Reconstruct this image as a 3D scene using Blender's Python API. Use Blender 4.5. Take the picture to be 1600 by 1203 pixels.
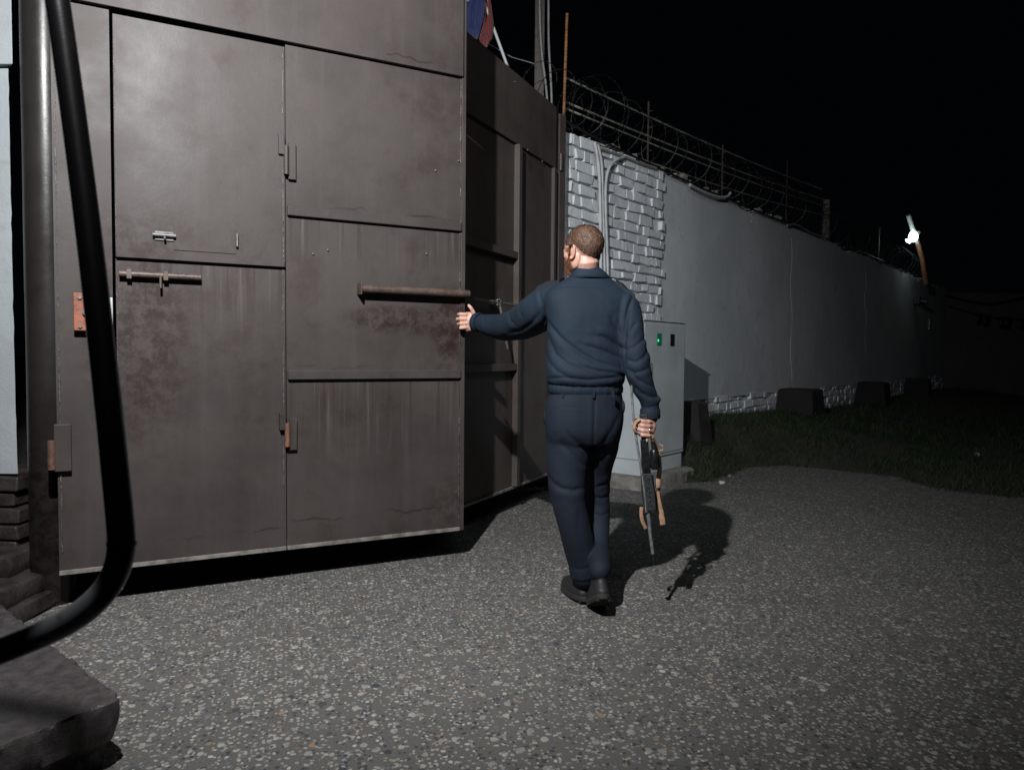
import bpy, bmesh, math, random
import numpy as np
from mathutils import Vector, Matrix, noise
random.seed(7); rng = np.random.default_rng(7)
scene = bpy.context.scene
for o in list(bpy.data.objects): bpy.data.objects.remove(o)
COL = scene.collection
R = math.radians
# ------------------------------------------------------------------ camera
FX = 1150.0; CAMH = 1.17
cam_d = bpy.data.cameras.new('camera'); cam = bpy.data.objects.new('camera', cam_d); COL.objects.link(cam)
cam_d.sensor_width = 36; cam_d.lens = 36*FX/1600; cam_d.clip_start = .05; cam_d.clip_end = 400
CR = (Matrix.Rotation(R(90-2.415), 3, 'X') @ Matrix.Rotation(R(.5), 3, 'Z'))
cam.matrix_world = Matrix.Translation((0, 0, CAMH)) @ CR.to_4x4()
cam_d.dof.use_dof = True; cam_d.dof.focus_distance = 3.7; cam_d.dof.aperture_fstop = 5.0
scene.camera = cam
# ------------------------------------------------------------------ night sky, no sun
w = bpy.data.worlds.new('World'); scene.world = w; w.use_nodes = True
w.node_tree.nodes['Background'].inputs[0].default_value = (.55, .7, 1, 1)
w.node_tree.nodes['Background'].inputs[1].default_value = .0011
# ------------------------------------------------------------------ the lamp over the gate yard (outside the picture)
LAMP = Vector((-.72, 1.05, 3.22))
ld = bpy.data.lights.new('gate_floodlight', 'SPOT'); ld.energy = 930; ld.color = (.975, .98, .985)
ld.spot_size = R(125); ld.spot_blend = 1; ld.shadow_soft_size = .03
lamp = bpy.data.objects.new('gate_floodlight', ld); COL.objects.link(lamp); lamp.location = LAMP
lamp.rotation_euler = (Vector((-.85, 4.9, 1.1))-LAMP).to_track_quat('-Z', 'Y').to_euler()
# second, far softer floodlight high behind the camera: the weak fill that lifts the shadows
fd = bpy.data.lights.new('yard_floodlight', 'SPOT'); fd.energy = 430; fd.color = (.86, .94, 1); fd.spot_size = R(46); fd.spot_blend = 1; fd.shadow_soft_size = 1.3
fo_ = bpy.data.objects.new('yard_floodlight', fd); COL.objects.link(fo_); fo_.location = (1.5, -2.0, 6.8)
fo_.rotation_euler = (Vector((.8, 7.2, 1.6))-fo_.location).to_track_quat('-Z', 'Y').to_euler()
vs = scene.view_settings; vs.view_transform = 'Standard'; vs.look = 'None'; vs.exposure = 0; vs.gamma = 1
scene.render.engine = 'CYCLES'

# ------------------------------------------------------------------ measuring helpers: a sight line meets a plane of the place
def ray(px, py): return CR @ Vector(((px-800)/FX, -(py-601.5)/FX, -1))
def P(px, py, Y):
    d = ray(px, py); return Vector((0, 0, CAMH)) + d*(Y/d.y)
def G(px, py, z=0.0):
    d = ray(px, py); return Vector((0, 0, CAMH)) + d*((z-CAMH)/d.z)
def on_plane(px, py, o, n):
    d = ray(px, py); c = Vector((0, 0, CAMH)); return c + d*((o-c).dot(n)/d.dot(n))
CRn = np.array(CR)
def to_px(co):
    q = (co-np.array((0, 0, CAMH))) @ CRn
    return np.stack([800+FX*q[:, 0]/-q[:, 2], 601.5-FX*q[:, 1]/-q[:, 2]], 1)

# ------------------------------------------------------------------ mesh builder
class MB:
    def __init__(s): s.v = []; s.f = []
    def add(s, vs_, fs):
        n = len(s.v); s.v += [Vector(a) for a in vs_]; s.f += [tuple(i+n for i in f) for f in fs]; return s
    def box(s, c, size, rot=None, jit=0):
        c = Vector(c); h = [x/2 for x in size]
        vs_ = []
        for x in (-1, 1):
            for y in (-1, 1):
                for z in (-1, 1):
                    p = Vector((x*h[0], y*h[1], z*h[2]))
                    if jit: p += Vector((random.uniform(-jit, jit) for _ in range(3)))
                    if rot is not None: p = rot @ p
                    vs_.append(c+p)
        return s.add(vs_, [(0, 1, 3, 2), (4, 6, 7, 5), (0, 4, 5, 1), (2, 3, 7, 6), (0, 2, 6, 4), (1, 5, 7, 3)])
    def b2(s, x0, x1, y0, y1, z0, z1): return s.box(((x0+x1)/2, (y0+y1)/2, (z0+z1)/2), (abs(x1-x0), abs(y1-y0), abs(z1-z0)))
    def tube(s, pts, r, seg=10, cap=True, a=None):
        pts = [Vector(p) for p in pts]; n = len(pts)
        rs = r if isinstance(r, (list, tuple)) else [r]*n
        t0 = (pts[1]-pts[0]).normalized()
        u = t0.orthogonal().normalized() if a is None else (Vector(a)-t0*Vector(a).dot(t0)).normalized()
        base = len(s.v); fl = []
        for i, p in enumerate(pts):
            t = (pts[min(i+1, n-1)]-pts[max(i-1, 0)]).normalized()
            u = (u-t*u.dot(t)).normalized(); v = t.cross(u)
            ra, rb = rs[i] if isinstance(rs[i], (tuple, list)) else (rs[i], rs[i])
            for k in range(seg):
                an = 2*math.pi*k/seg
                s.v.append(p+u*math.cos(an)*ra+v*math.sin(an)*rb)
        for i in range(n-1):
            for k in range(seg):
                a0 = base+i*seg+k; a1 = base+i*seg+(k+1) % seg
                fl.append((a0, a1, a1+seg, a0+seg))
        if cap:
            fl.append(tuple(base+k for k in reversed(range(seg)))); fl.append(tuple(base+(n-1)*seg+k for k in range(seg)))
        s.f += fl; return s
    def ball(s, c, r, rot=None, nu=14, nv=9):
        c = Vector(c); r = (r, r, r) if not isinstance(r, (tuple, list)) else r
        vs_ = []; fs = []
        for j in range(1, nv):
            th = math.pi*j/nv
            for i in range(nu):
                ph = 2*math.pi*i/nu
                p = Vector((r[0]*math.sin(th)*math.cos(ph), r[1]*math.sin(th)*math.sin(ph), r[2]*math.cos(th)))
                vs_.append(c+(rot @ p if rot is not None else p))
        top = Vector((0, 0, r[2])); 
        if rot is not None: top = rot @ top
        vs_ += [c+top, c-top]; T = len(vs_)-2; B = T+1
        for j in range(nv-2):
            for i in range(nu):
                a = j*nu+i; b = j*nu+(i+1) % nu
                fs.append((a, a+nu, b+nu, b))
        for i in range(nu):
            fs.append((T, i, (i+1) % nu)); fs.append((B, (nv-2)*nu+(i+1) % nu, (nv-2)*nu+i))
        return s.add(vs_, fs)
    def srings(s, rg, k=5):
        """loft with smooth interpolation between the given rings"""
        out = []; n = len(rg)
        for i in range(n-1):
            a, b, c, d = rg[max(i-1, 0)], rg[i], rg[i+1], rg[min(i+2, n-1)]
            for j in range(k):
                t = j/k; out.append([.5*((2*q)+(r_-p)*t+(2*p-5*q+4*r_-w_)*t*t+(3*q-p-3*r_+w_)*t**3) for p, q, r_, w_ in zip(a, b, c, d)])
        out.append(rg[-1]); return s.rings(out)
    def rings(s, rg):
        """closed loft through rings of equal size, each a list of points"""
        n = len(rg[0]); base = len(s.v)
        for r_ in rg: s.v += [Vector(p) for p in r_]
        for i in range(len(rg)-1):
            for k in range(n):
                a = base+i*n+k; b = base+i*n+(k+1) % n
                s.f.append((a, b, b+n, a+n))
        s.f.append(tuple(base+k for k in reversed(range(n)))); s.f.append(tuple(base+(len(rg)-1)*n+k for k in range(n)))
        return s
    def mesh(s, name='m'):
        me = bpy.data.meshes.new(name); me.from_pydata([tuple(v) for v in s.v], [], s.f); me.update()
        b = bmesh.new(); b.from_mesh(me); bmesh.ops.recalc_face_normals(b, faces=b.faces); b.to_mesh(me); b.free()
        return me
    def build(s, name, mat, parent=None, bevel=0, smooth=False, seg=2):
        return link(name, s.mesh(name), mat, parent, bevel, smooth, seg)
def link(name, me, mat, parent=None, bevel=0, smooth=False, seg=2):
    o = bpy.data.objects.new(name, me); COL.objects.link(o); me.name = name
    if mat: me.materials.append(mat)
    if parent: o.parent = parent
    if smooth:
        me.polygons.foreach_set('use_smooth', [True]*len(me.polygons))
        if smooth != 'all': me.set_sharp_from_angle(angle=R(40))
    if bevel:
        m = o.modifiers.new('bevel', 'BEVEL'); m.width = bevel; m.segments = seg; m.limit_method = 'ANGLE'; m.angle_limit = R(40)
        me.polygons.foreach_set('use_smooth', [True]*len(me.polygons))
        m.harden_normals = True
    return o
def tag(o, label=None, cat=None, group=None, kind=None):
    if label: o['label'] = label
    if cat: o['category'] = cat
    if group: o['group'] = group
    if kind: o['kind'] = kind
    return o
def empty(name, loc=(0, 0, 0), rz=0, **k):
    o = bpy.data.objects.new(name, None); COL.objects.link(o); o.location = loc; o.rotation_euler = (0, 0, rz); o.empty_display_size = .1
    return tag(o, **k)
def copy_tree(o, parent=None):
    c = o.copy(); COL.objects.link(c)
    if parent: c.parent = parent
    for ch in list(o.children): copy_tree(ch, c)
    return c
def remesh(mb, voxel, it=3, fac=.5):
    me = mb.mesh('tmp'); o = bpy.data.objects.new('tmp', me); COL.objects.link(o)
    m = o.modifiers.new('r', 'REMESH'); m.mode = 'VOXEL'; m.voxel_size = voxel; m.adaptivity = 0
    if it:
        m2 = o.modifiers.new('s', 'SMOOTH'); m2.iterations = it; m2.factor = fac
    dg = bpy.context.evaluated_depsgraph_get(); dg.update()
    out = bpy.data.meshes.new_from_object(o.evaluated_get(dg)); bpy.data.objects.remove(o); bpy.data.meshes.remove(me)
    return out
def get_co(me):
    a = np.empty(len(me.vertices)*3); me.vertices.foreach_get('co', a); return a.reshape(-1, 3)
def get_no(me):
    a = np.empty(len(me.vertices)*3, dtype=np.float32); me.vertex_normals.foreach_get('vector', a); return a.reshape(-1, 3).astype(float)
def set_co(me, co): me.vertices.foreach_set('co', co.ravel()); me.update()
def crease(me, lines, facing=True, k_=.72):
    """fold the cloth in along drawn lines (seen from the back of the figure), a soft ridge beside each"""
    co = get_co(me); no = get_no(me); px = to_px(co)
    wgt = np.clip((-no[:, 1]+.35)/.6, 0, 1) if facing else np.ones(len(co))
    d_all = np.zeros(len(co))
    for pts, A, wd in lines:
        pts = np.array(pts, float); best = np.full(len(co), 1e9); tt = np.zeros(len(co)); sgn = np.zeros(len(co)); n = len(pts)-1
        for i in range(n):
            a, b = pts[i], pts[i+1]; ab = b-a; t = np.clip(((px-a) @ ab)/(ab @ ab), 0, 1)
            q = px-(a+t[:, None]*ab); dd = np.hypot(q[:, 0], q[:, 1]); s_ = np.sign(ab[0]*q[:, 1]-ab[1]*q[:, 0])
            k = dd < best; best[k] = dd[k]; tt[k] = (i+t[k])/n; sgn[k] = s_[k]
        fade = np.clip(np.minimum(tt, 1-tt)*5+.25, 0, 1)
        d_all += fade*k_*(-A*np.exp(-(best/(.8*wd))**2)+.30*A*np.exp(-((best-2.2*wd)/(1.5*wd))**2)*(1+.8*sgn))
    co += no*(d_all*wgt)[:, None]; set_co(me, co)
def ripple(me, amp, sc, seed=0, stretch=(1, 1, 1)):
    co = get_co(me); no = get_no(me)
    d = np.array([noise.fractal(Vector((c[0]*sc*stretch[0]+seed, c[1]*sc*stretch[1], c[2]*sc*stretch[2])), 1, 2, 3) for c in co])
    set_co(me, co+no*(d*amp)[:, None])

# ------------------------------------------------------------------ materials
class NT:
    def __init__(s, name, rough=.6, metal=0, spec=.5):
        s.m = bpy.data.materials.new(name); s.m.use_nodes = True; s.t = s.m.node_tree
        s.b = s.t.nodes['Principled BSDF']; s.b.inputs['Roughness'].default_value = rough
        s.b.inputs['Metallic'].default_value = metal; s.b.inputs['Specular IOR Level'].default_value = spec
        s.tc = s.t.nodes.new('ShaderNodeTexCoord')
    def n(s, ty, **k):
        nd = s.t.nodes.new(ty)
        for a, b in k.items():
            if a in nd.inputs: s.set(nd.inputs[a], b)
            else: setattr(nd, a, b)
        return nd
    def set(s, i, v):
        if isinstance(v, bpy.types.NodeSocket): s.t.links.new(v, i)
        else:
            if hasattr(i, 'default_value'):
                if hasattr(i.default_value, '__len__') and not hasattr(v, '__len__'): v = [v]*len(i.default_value)
                if i.type == 'RGBA' and len(v) == 3: v = (*v, 1)
                i.default_value = v
    def obj(s, scale=(1, 1, 1), loc=(0, 0, 0), rot=(0, 0, 0)):
        m = s.n('ShaderNodeMapping'); s.set(m.inputs['Vector'], s.tc.outputs['Object']); m.inputs['Scale'].default_value = scale
        m.inputs['Location'].default_value = loc; m.inputs['Rotation'].default_value = rot
        return m.outputs[0]
    def noise(s, scale, vec=None, detail=4, rough=.55, dist=0):
        nd = s.n('ShaderNodeTexNoise'); nd.inputs['Scale'].default_value = scale; nd.inputs['Detail'].default_value = detail
        nd.inputs['Roughness'].default_value = rough; nd.inputs['Distortion'].default_value = dist
        s.set(nd.inputs['Vector'], vec if vec is not None else s.tc.outputs['Object']); return nd.outputs['Fac']
    def vor(s, scale, vec=None, feature='F1', rnd=1):
        nd = s.n('ShaderNodeTexVoronoi'); nd.feature = feature; nd.inputs['Scale'].default_value = scale; nd.inputs['Randomness'].default_value = rnd
        s.set(nd.inputs['Vector'], vec if vec is not None else s.tc.outputs['Object']); return nd
    def ramp(s, f, a, b, x=0., y=1.):
        nd = s.n('ShaderNodeMapRange'); nd.interpolation_type = 'SMOOTHSTEP'
        for k, v in zip(('Value', 'From Min', 'From Max', 'To Min', 'To Max'), (f, a, b, x, y)): s.set(nd.inputs[k], v)
        return nd.outputs[0]
    def math(s, op, a, b=0., c=0.):
        nd = s.n('ShaderNodeMath'); nd.operation = op; s.set(nd.inputs[0], a); s.set(nd.inputs[1], b); s.set(nd.inputs[2], c); return nd.outputs[0]
    def mix(s, f, a, b, mode='MIX'):
        nd = s.n('ShaderNodeMix'); nd.data_type = 'RGBA'; nd.blend_type = mode
        s.set(nd.inputs[0], f); s.set(nd.inputs[6], a); s.set(nd.inputs[7], b); return nd.outputs[2]
    def xyz(s):
        nd = s.n('ShaderNodeSeparateXYZ'); s.set(nd.inputs[0], s.tc.outputs['Object']); return nd.outputs
    def out(s, col=None, rough=None, bump=None, bs=.3, bd=.01):
        if col is not None: s.set(s.b.inputs['Base Color'], col)
        if rough is not None: s.set(s.b.inputs['Roughness'], rough)
        if bump is not None:
            bn = s.n('ShaderNodeBump'); bn.inputs['Strength'].default_value = bs; bn.inputs['Distance'].default_value = bd
            s.set(bn.inputs['Height'], bump); s.set(s.b.inputs['Normal'], bn.outputs[0])
        return s.m

def plain(name, col, rough=.6, metal=0, var=.35, sc=12, bump=.25, bd=.003, spec=.5, dark=None):
    k = NT(name, rough, metal, spec); n1 = k.noise(sc, detail=6); n2 = k.noise(sc*7, detail=3)
    d = dark or tuple(c*(1-var) for c in col); l = tuple(min(1, c*(1+var*.6)) for c in col)
    c = k.mix(k.ramp(n1, .3, .7), d, l)
    return k.out(c, k.ramp(n1, .3, .7, max(0, rough-.1), min(1, rough+.1)), k.math('ADD', n1, k.math('MULTIPLY', n2, .5)), bump, bd)

def gate_paint(name, base, drips=(), tides=(), stains=(), rough=.56):
    """old brown enamel on sheet steel: brushed blotches, pale drips under the rails, tide lines, scuffed dark stains"""
    k = NT(name, rough, 0, .33); X, Y, Z = k.xyz()
    n1 = k.noise(1.7, detail=6, rough=.6); n2 = k.noise(7, detail=6, rough=.65); vst = k.noise(1, k.obj((14, 14, .8)), detail=5, rough=.6)
    fine = k.noise(120, k.obj((1, 1, .25)), detail=3)
    d = tuple(c*.82 for c in base); l = tuple(c*1.12 for c in base)
    c = k.mix(k.ramp(n1, .3, .7), d, l)
    c = k.mix(k.ramp(n2, .5, .78, 0, .4), c, tuple(x*.7 for x in base))
    c = k.mix(k.ramp(vst, .5, .75, 0, .3), c, (base[0]*1.45, base[1]*1.45, base[2]*1.5))
    cl = k.noise(3.3, k.obj((1, 1, .8), (4, 2, 7)), detail=9, rough=.72)
    c = k.mix(k.ramp(cl, .50, .68, 0, .6), c, (base[0]*.62, base[1]*.48, base[2]*.43)); c = k.mix(k.ramp(cl, .42, .30, 0, .35), c, (base[0]*1.35, base[1]*1.3, base[2]*1.3))
    c = k.mix(k.ramp(vst, .25, .42, .35, 0), c, tuple(x*.6 for x in base))
    for (u0, u1, z, ln) in drips:
        f = k.math('MULTIPLY', k.ramp(Z, z-ln, z-.02, 0, 1), k.math('LESS_THAN', Z, z))
        f = k.math('MULTIPLY', f, k.math('MULTIPLY', k.math('GREATER_THAN', X, u0), k.math('LESS_THAN', X, u1)))
        st = k.noise(1, k.obj((38, 38, 1.1)), detail=3, rough=.5)
        c = k.mix(k.math('MULTIPLY', f, k.ramp(st, .56, .66, 0, .75)), c, (base[0]*1.7, base[1]*1.75, base[2]*1.75))
        c = k.mix(k.math('MULTIPLY', f, k.ramp(st, .47, .36, 0, .6)), c, (base[0]*.6, base[1]*.45, base[2]*.4))
    wob = k.noise(7, k.obj((1, 1, .05)), detail=5, rough=.6)
    for (u0, u1, z) in tides:
        zz = k.math('ADD', Z, k.math('MULTIPLY', wob, .09)); dd = k.math('ABSOLUTE', k.math('SUBTRACT', zz, z+.045))
        f = k.math('MULTIPLY', k.ramp(dd, .0015, .009, 1, 0), k.math('MULTIPLY', k.math('GREATER_THAN', X, u0), k.math('LESS_THAN', X, u1)))
        f = k.math('MULTIPLY', f, k.ramp(k.noise(4, detail=4), .4, .6, .0, .7)); c = k.mix(f, c, (base[0]*.4, base[1]*.3, base[2]*.28))
    for (u, z, ru, rz, amt) in stains:
        e = k.math('ADD', k.math('POWER', k.math('DIVIDE', k.math('SUBTRACT', X, u), ru), 2.), k.math('POWER', k.math('DIVIDE', k.math('SUBTRACT', Z, z), rz), 2.))
        f = k.math('MULTIPLY', k.ramp(e, .1, 1.2, 1, 0), k.ramp(k.noise(13, detail=8, rough=.75), .40, .60, 0, amt))
        c = k.mix(f, c, (base[0]*.42, base[1]*.26, base[2]*.21))
    spec_ = k.vor(55); c = k.mix(k.math('MULTIPLY', k.math('LESS_THAN', spec_.outputs['Distance'], .1), k.ramp(n2, .55, .7, 0, .8)), c, (.08, .04, .025))
    rg = k.ramp(n1, .3, .7, rough-.09, rough+.12)
    bm = k.math('ADD', k.math('MULTIPLY', n1, 1.2), k.math('ADD', k.math('MULTIPLY', n2, .10), k.math('MULTIPLY', fine, .05)))
    return k.out(c, rg, bm, .35, .012)

def rust(name, base=(.2, .075, .035), rough=.75):
    k = NT(name, rough); n1 = k.noise(14, detail=7, rough=.7); n2 = k.noise(60, detail=4)
    c = k.mix(k.ramp(n1, .35, .65), tuple(b*.5 for b in base), base); c = k.mix(k.ramp(n2, .55, .7, 0, .6), c, (.1, .085, .08))
    return k.out(c, None, k.math('ADD', n1, n2), .5, .003)

def whitewash(name, base, grime=.5, sc=1, bd=.006):
    k = NT(name, .85, 0, .25); n1 = k.noise(.9*sc, detail=8, rough=.65); n2 = k.noise(6*sc, detail=6, rough=.6, dist=.4); n3 = k.noise(45*sc, detail=5)
    st = k.noise(1, k.obj((5, 5, .35)), detail=5)
    c = k.mix(k.ramp(n1, .3, .7), tuple(b*.8 for b in base), base)
    c = k.mix(k.ramp(n2, .52, .78, 0, grime), c, (base[0]*.55, base[1]*.54, base[2]*.5))
    c = k.mix(k.ramp(st, .55, .75, 0, .35), c, tuple(b*.68 for b in base))
    return k.out(c, None, k.math('ADD', k.math('MULTIPLY', n2, 1.2), k.math('MULTIPLY', n3, .4)), .55, bd)

def paving_mat():
    """asphalt with pale exposed pebbles rolled flat into it"""
    k = NT('pebble_asphalt', .8, 0, .35)
    big = k.noise(.7, detail=5); mid = k.noise(5, detail=6, rough=.65); fin = k.noise(170, detail=4, rough=.7)
    c = k.mix(k.ramp(big, .3, .7), (.072, .069, .063), (.1, .096, .088)); c = k.mix(k.ramp(mid, .4, .75, 0, .5), c, (.07, .066, .06))
    c = k.mix(k.ramp(fin, .35, .7, 0, .55), c, (.17, .165, .155))
    h = k.math('MULTIPLY', fin, .25)
    warp = k.n('ShaderNodeVectorMath'); warp.operation = 'ADD'
    nz = k.n('ShaderNodeTexNoise'); nz.inputs['Scale'].default_value = 60; k.set(nz.inputs['Vector'], k.tc.outputs['Object'])
    sc = k.n('ShaderNodeVectorMath'); sc.operation = 'SCALE'; sc.inputs['Scale'].default_value = .010; k.set(sc.inputs[0], nz.outputs['Color'])
    k.set(warp.inputs[0], k.tc.outputs['Object']); k.set(warp.inputs[1], sc.outputs[0])
    for i, (s_, lo, rad, amt) in enumerate(((26, .70, .40, 1), (38, .48, .40, 1), (60, .40, .42, 1))):
        mp = k.n('ShaderNodeMapping'); mp.inputs['Scale'].default_value = (1, 1.25 if i % 2 else .8, .02); mp.inputs['Rotation'].default_value = (0, 0, .6*i); mp.inputs['Location'].default_value = (3.1*i, 1.7*i, 0)
        k.set(mp.inputs['Vector'], warp.outputs[0])
        v = k.vor(s_, mp.outputs[0]); v.voronoi_dimensions = '2D'
        sp = k.n('ShaderNodeSeparateColor'); k.set(sp.inputs[0], v.outputs['Color'])
        rr = k.math('MULTIPLY', k.ramp(sp.outputs[0], lo, 1, .6, 1), rad)
        m = k.math('MULTIPLY', k.ramp(v.outputs['Distance'], k.math('MULTIPLY', rr, .72), rr, 1, 0), k.math('GREATER_THAN', sp.outputs[0], lo))
        cr = k.n('ShaderNodeValToRGB'); k.set(cr.inputs[0], sp.outputs[1]); cr.color_ramp.interpolation = 'CONSTANT'
        els = [(.0, (.04, .046, .055)), (.2, (.12, .13, .14)), (.36, (.24, .235, .22)), (.56, (.31, .3, .27)), (.78, (.24, .24, .235)), (.9, (.24, .165, .115)), (.94, (.41, .395, .35))]
        cr.color_ramp.elements[0].position = 0; cr.color_ramp.elements[0].color = (*els[0][1], 1)
        cr.color_ramp.elements[1].position = els[1][0]; cr.color_ramp.elements[1].color = (*els[1][1], 1)
        for p_, q_ in els[2:]: e = cr.color_ramp.elements.new(p_); e.color = (*q_, 1)
        cc = k.mix(k.ramp(mid, .35, .75, 0, .35), cr.outputs[0], (.15, .14, .13))
        c = k.mix(k.math('MULTIPLY', m, amt), c, cc); h = k.math('ADD', h, k.math('MULTIPLY', m, .5))
    bl = k.noise(2.3, detail=7, rough=.7, dist=.5); c = k.mix(k.ramp(bl, .56, .72, 0, .55), c, (.06, .055, .048))
    return k.out(c, k.ramp(mid, .3, .7, .65, .9), h, .7, .006)

BR = (.0485, .040, .0375)
M = {}
M['paving'] = paving_mat()
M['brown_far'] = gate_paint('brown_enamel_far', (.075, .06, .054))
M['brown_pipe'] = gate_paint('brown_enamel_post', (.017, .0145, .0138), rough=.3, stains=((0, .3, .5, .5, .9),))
M['rust'] = rust('rust'); M['rust_orange'] = rust('red_oxide', (.27, .085, .045), .6)
M['rail_light'] = plain('worn_grey_brown_steel', (.19, .17, .155), .6, var=.4, sc=20)
M['weld'] = plain('painted_weld', (.1, .09, .085), .5, var=.5, sc=40)
M['steel'] = plain('bare_steel', (.15, .145, .14), .5, .4, sc=30)
M['dark_steel'] = plain('dark_brown_steel', (.08, .063, .055), .5, sc=20)
M['black'] = NT('black_rail_paint', .22)
k = M['black']; n1 = k.noise(9, k.obj((1, 1, 1)), detail=6); X, Y, Z = k.xyz()
n9 = k.noise(26, detail=7, rough=.7)
wear = k.math('MULTIPLY', k.ramp(Z, .83, .79, 0, 1), k.math('MULTIPLY', k.ramp(X, -.745, -.71, 0, 1), k.ramp(X, -.655, -.63, 1, 0)))
wear = k.math('MULTIPLY', wear, k.ramp(n9, .30, .44)); M['black'] = k.out(k.mix(wear, k.mix(k.ramp(n1, .55, .8), (.006, .006, .007), (.018, .013, .011)), (.75, .78, .8)), k.ramp(wear, 0, 1, .26, .8), n9, .25, .002)
M['white_wall'] = whitewash('whitewashed_building', (.32, .35, .37), .4, 1.5)
M['plaster'] = whitewash('whitewashed_render', (.74, .78, .81), .5, .8)
M['brick_white'] = whitewash('painted_brick', (.80, .84, .88), .3, 2.5, .01)
M['mortar'] = plain('crumbled_mortar', (.25, .24, .22), .95, var=.5, sc=30, bump=.6)
M['brick_dark'] = plain('brown_painted_stone', (.032, .026, .025), .38, var=.5, sc=9, bump=.7, bd=.012)
M['concrete'] = plain('rough_concrete', (.2, .19, .17), .9, var=.4, sc=10, bump=.6, bd=.01)
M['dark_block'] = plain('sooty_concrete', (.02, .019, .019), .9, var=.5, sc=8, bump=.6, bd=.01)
M['cabinet'] = plain('grey_cabinet_enamel', (.5, .55, .58), .4, var=.1, sc=3, bump=.1)
M['window'] = plain('dark_glass', (.02, .022, .025), .1)
M['conduit'] = plain('white_pvc', (.5, .52, .53), .5, var=.2)
M['cable_grey'] = plain('grey_cable', (.3, .3, .29), .6, var=.2)
M['cable_black'] = plain('black_cable', (.012, .012, .013), .5)
M['razor'] = plain('galvanised_wire', (.045, .045, .045), .5, .5, var=.5, sc=40)
M['wire_line'] = plain('pale_wire', (.3, .29, .25), .6, .0, var=.5, sc=6)
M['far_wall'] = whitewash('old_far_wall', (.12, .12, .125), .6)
M['red_coping'] = plain('red_brown_coping', (.07, .03, .025), .8)
k = NT('soil', .95); n1 = k.noise(3, detail=8, rough=.7); M['soil'] = k.out(k.mix(k.ramp(n1, .35, .65), (.022, .02, .015), (.032, .034, .02)), None, n1, .8, .03)

def leaf_grass():
    k = NT('grass_blade', .6, 0, .3); oi = k.noise(2.5, detail=3); n2 = k.noise(90, detail=1)
    c = k.mix(k.ramp(oi, .35, .65), (.014, .03, .012), (.024, .042, .017)); c = k.mix(k.ramp(n2, .5, .75), c, (.05, .055, .026)); return k.out(c)
M['grass'] = leaf_grass()

# ------------------------------------------------------------------ ground
g = MB(); n = 44
xs = [-60+i*120/n for i in range(n+1)]; ys = [-30+i*120/n for i in range(n+1)]
gr = MB().add([(-90, -60, 0), (90, -60, 0), (90, 130, 0), (-90, 130, 0)], [(0, 1, 2, 3)])
tag(gr.build('paving', M['paving']), kind='structure', label='dark asphalt paving with pale pebbles set in it')

# wall line
W0 = P(882, 555, 6.5); W0.z = 0
WD = Vector((.631, .776, 0)).normalized(); WN = Vector((WD.y, -WD.x, 0))   # WN points to the yard
def wall_s(px, off=0.0):
    n = WN; q = on_plane(px, 555, W0+WN*off, n); return (q-W0).dot(WD)
def wpt(s_, off, z): return W0+WD*s_+WN*off+Vector((0, 0, z))
S_END = wall_s(1476)
# grass bank between the paving and the wall
edge = [G(p[0], p[1], .0) for p in ((1040, 752), (1085, 756), (1125, 748), (1165, 731), (1230, 727), (1300, 734), (1400, 746), (1470, 767), (1560, 777), (1700, 786), (2100, 800))]
edge = np.array([(e.x, e.y) for e in edge])
def edge_dist(x, y):
    best = 1e9; sg = 1
    for a, b in zip(edge[:-1], edge[1:]):
        ab = b-a; q = np.array((x, y))-a; t = min(1, max(0, (q@ab)/(ab@ab))); r_ = q-t*ab; d = math.hypot(*r_)
        if d < best: best = d; sg = 1 if (ab[0]*q[1]-ab[1]*q[0]) > 0 else -1
    return best*sg
def bank_h(x, y):
    dw = (Vector((x, y, 0))-W0).dot(WN); s_ = (Vector((x, y, 0))-W0).dot(WD)
    de = edge_dist(x, y)+.07*noise.noise(Vector((x*2.2, y*2.2, 0)))+.03*noise.noise(Vector((x*9, y*9, 0)))
    top = .40 if s_ < 3 else max(.26, .40-(s_-3)*.045)
    t = max(0., 1-max(dw, 0)/2.6); h = top*t*t*(3-2*t)+.03
    if de < .5: h = h*min(1, max(de, 0)/.5)-(.06 if de <= 0 else 0)*1
    h *= min(1, max(0, (s_-.9)/.5)); return h+.012*noise.noise(Vector((x*5, y*5, 3))), de
bk = MB(); NX, NY = 130, 130
pts = []; 
for j in range(NY+1):
    for i in range(NX+1):
        s_ = .9+(S_END+6-.9)*(i/NX)**1.25; off = -.1+16*(j/NY)**1.6
        q = W0+WD*s_+WN*off; h, de = bank_h(q.x, q.y); pts.append((q.x, q.y, h if de > -.02 else -.08))
fs = [(j*(NX+1)+i, j*(NX+1)+i+1, (j+1)*(NX+1)+i+1, (j+1)*(NX+1)+i) for j in range(NY) for i in range(NX)]
bk.add(pts, fs); tag(bk.build('grass_bank', M['soil'], smooth='all'), kind='structure', label='low earth bank rising to the whitewashed wall')
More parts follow.
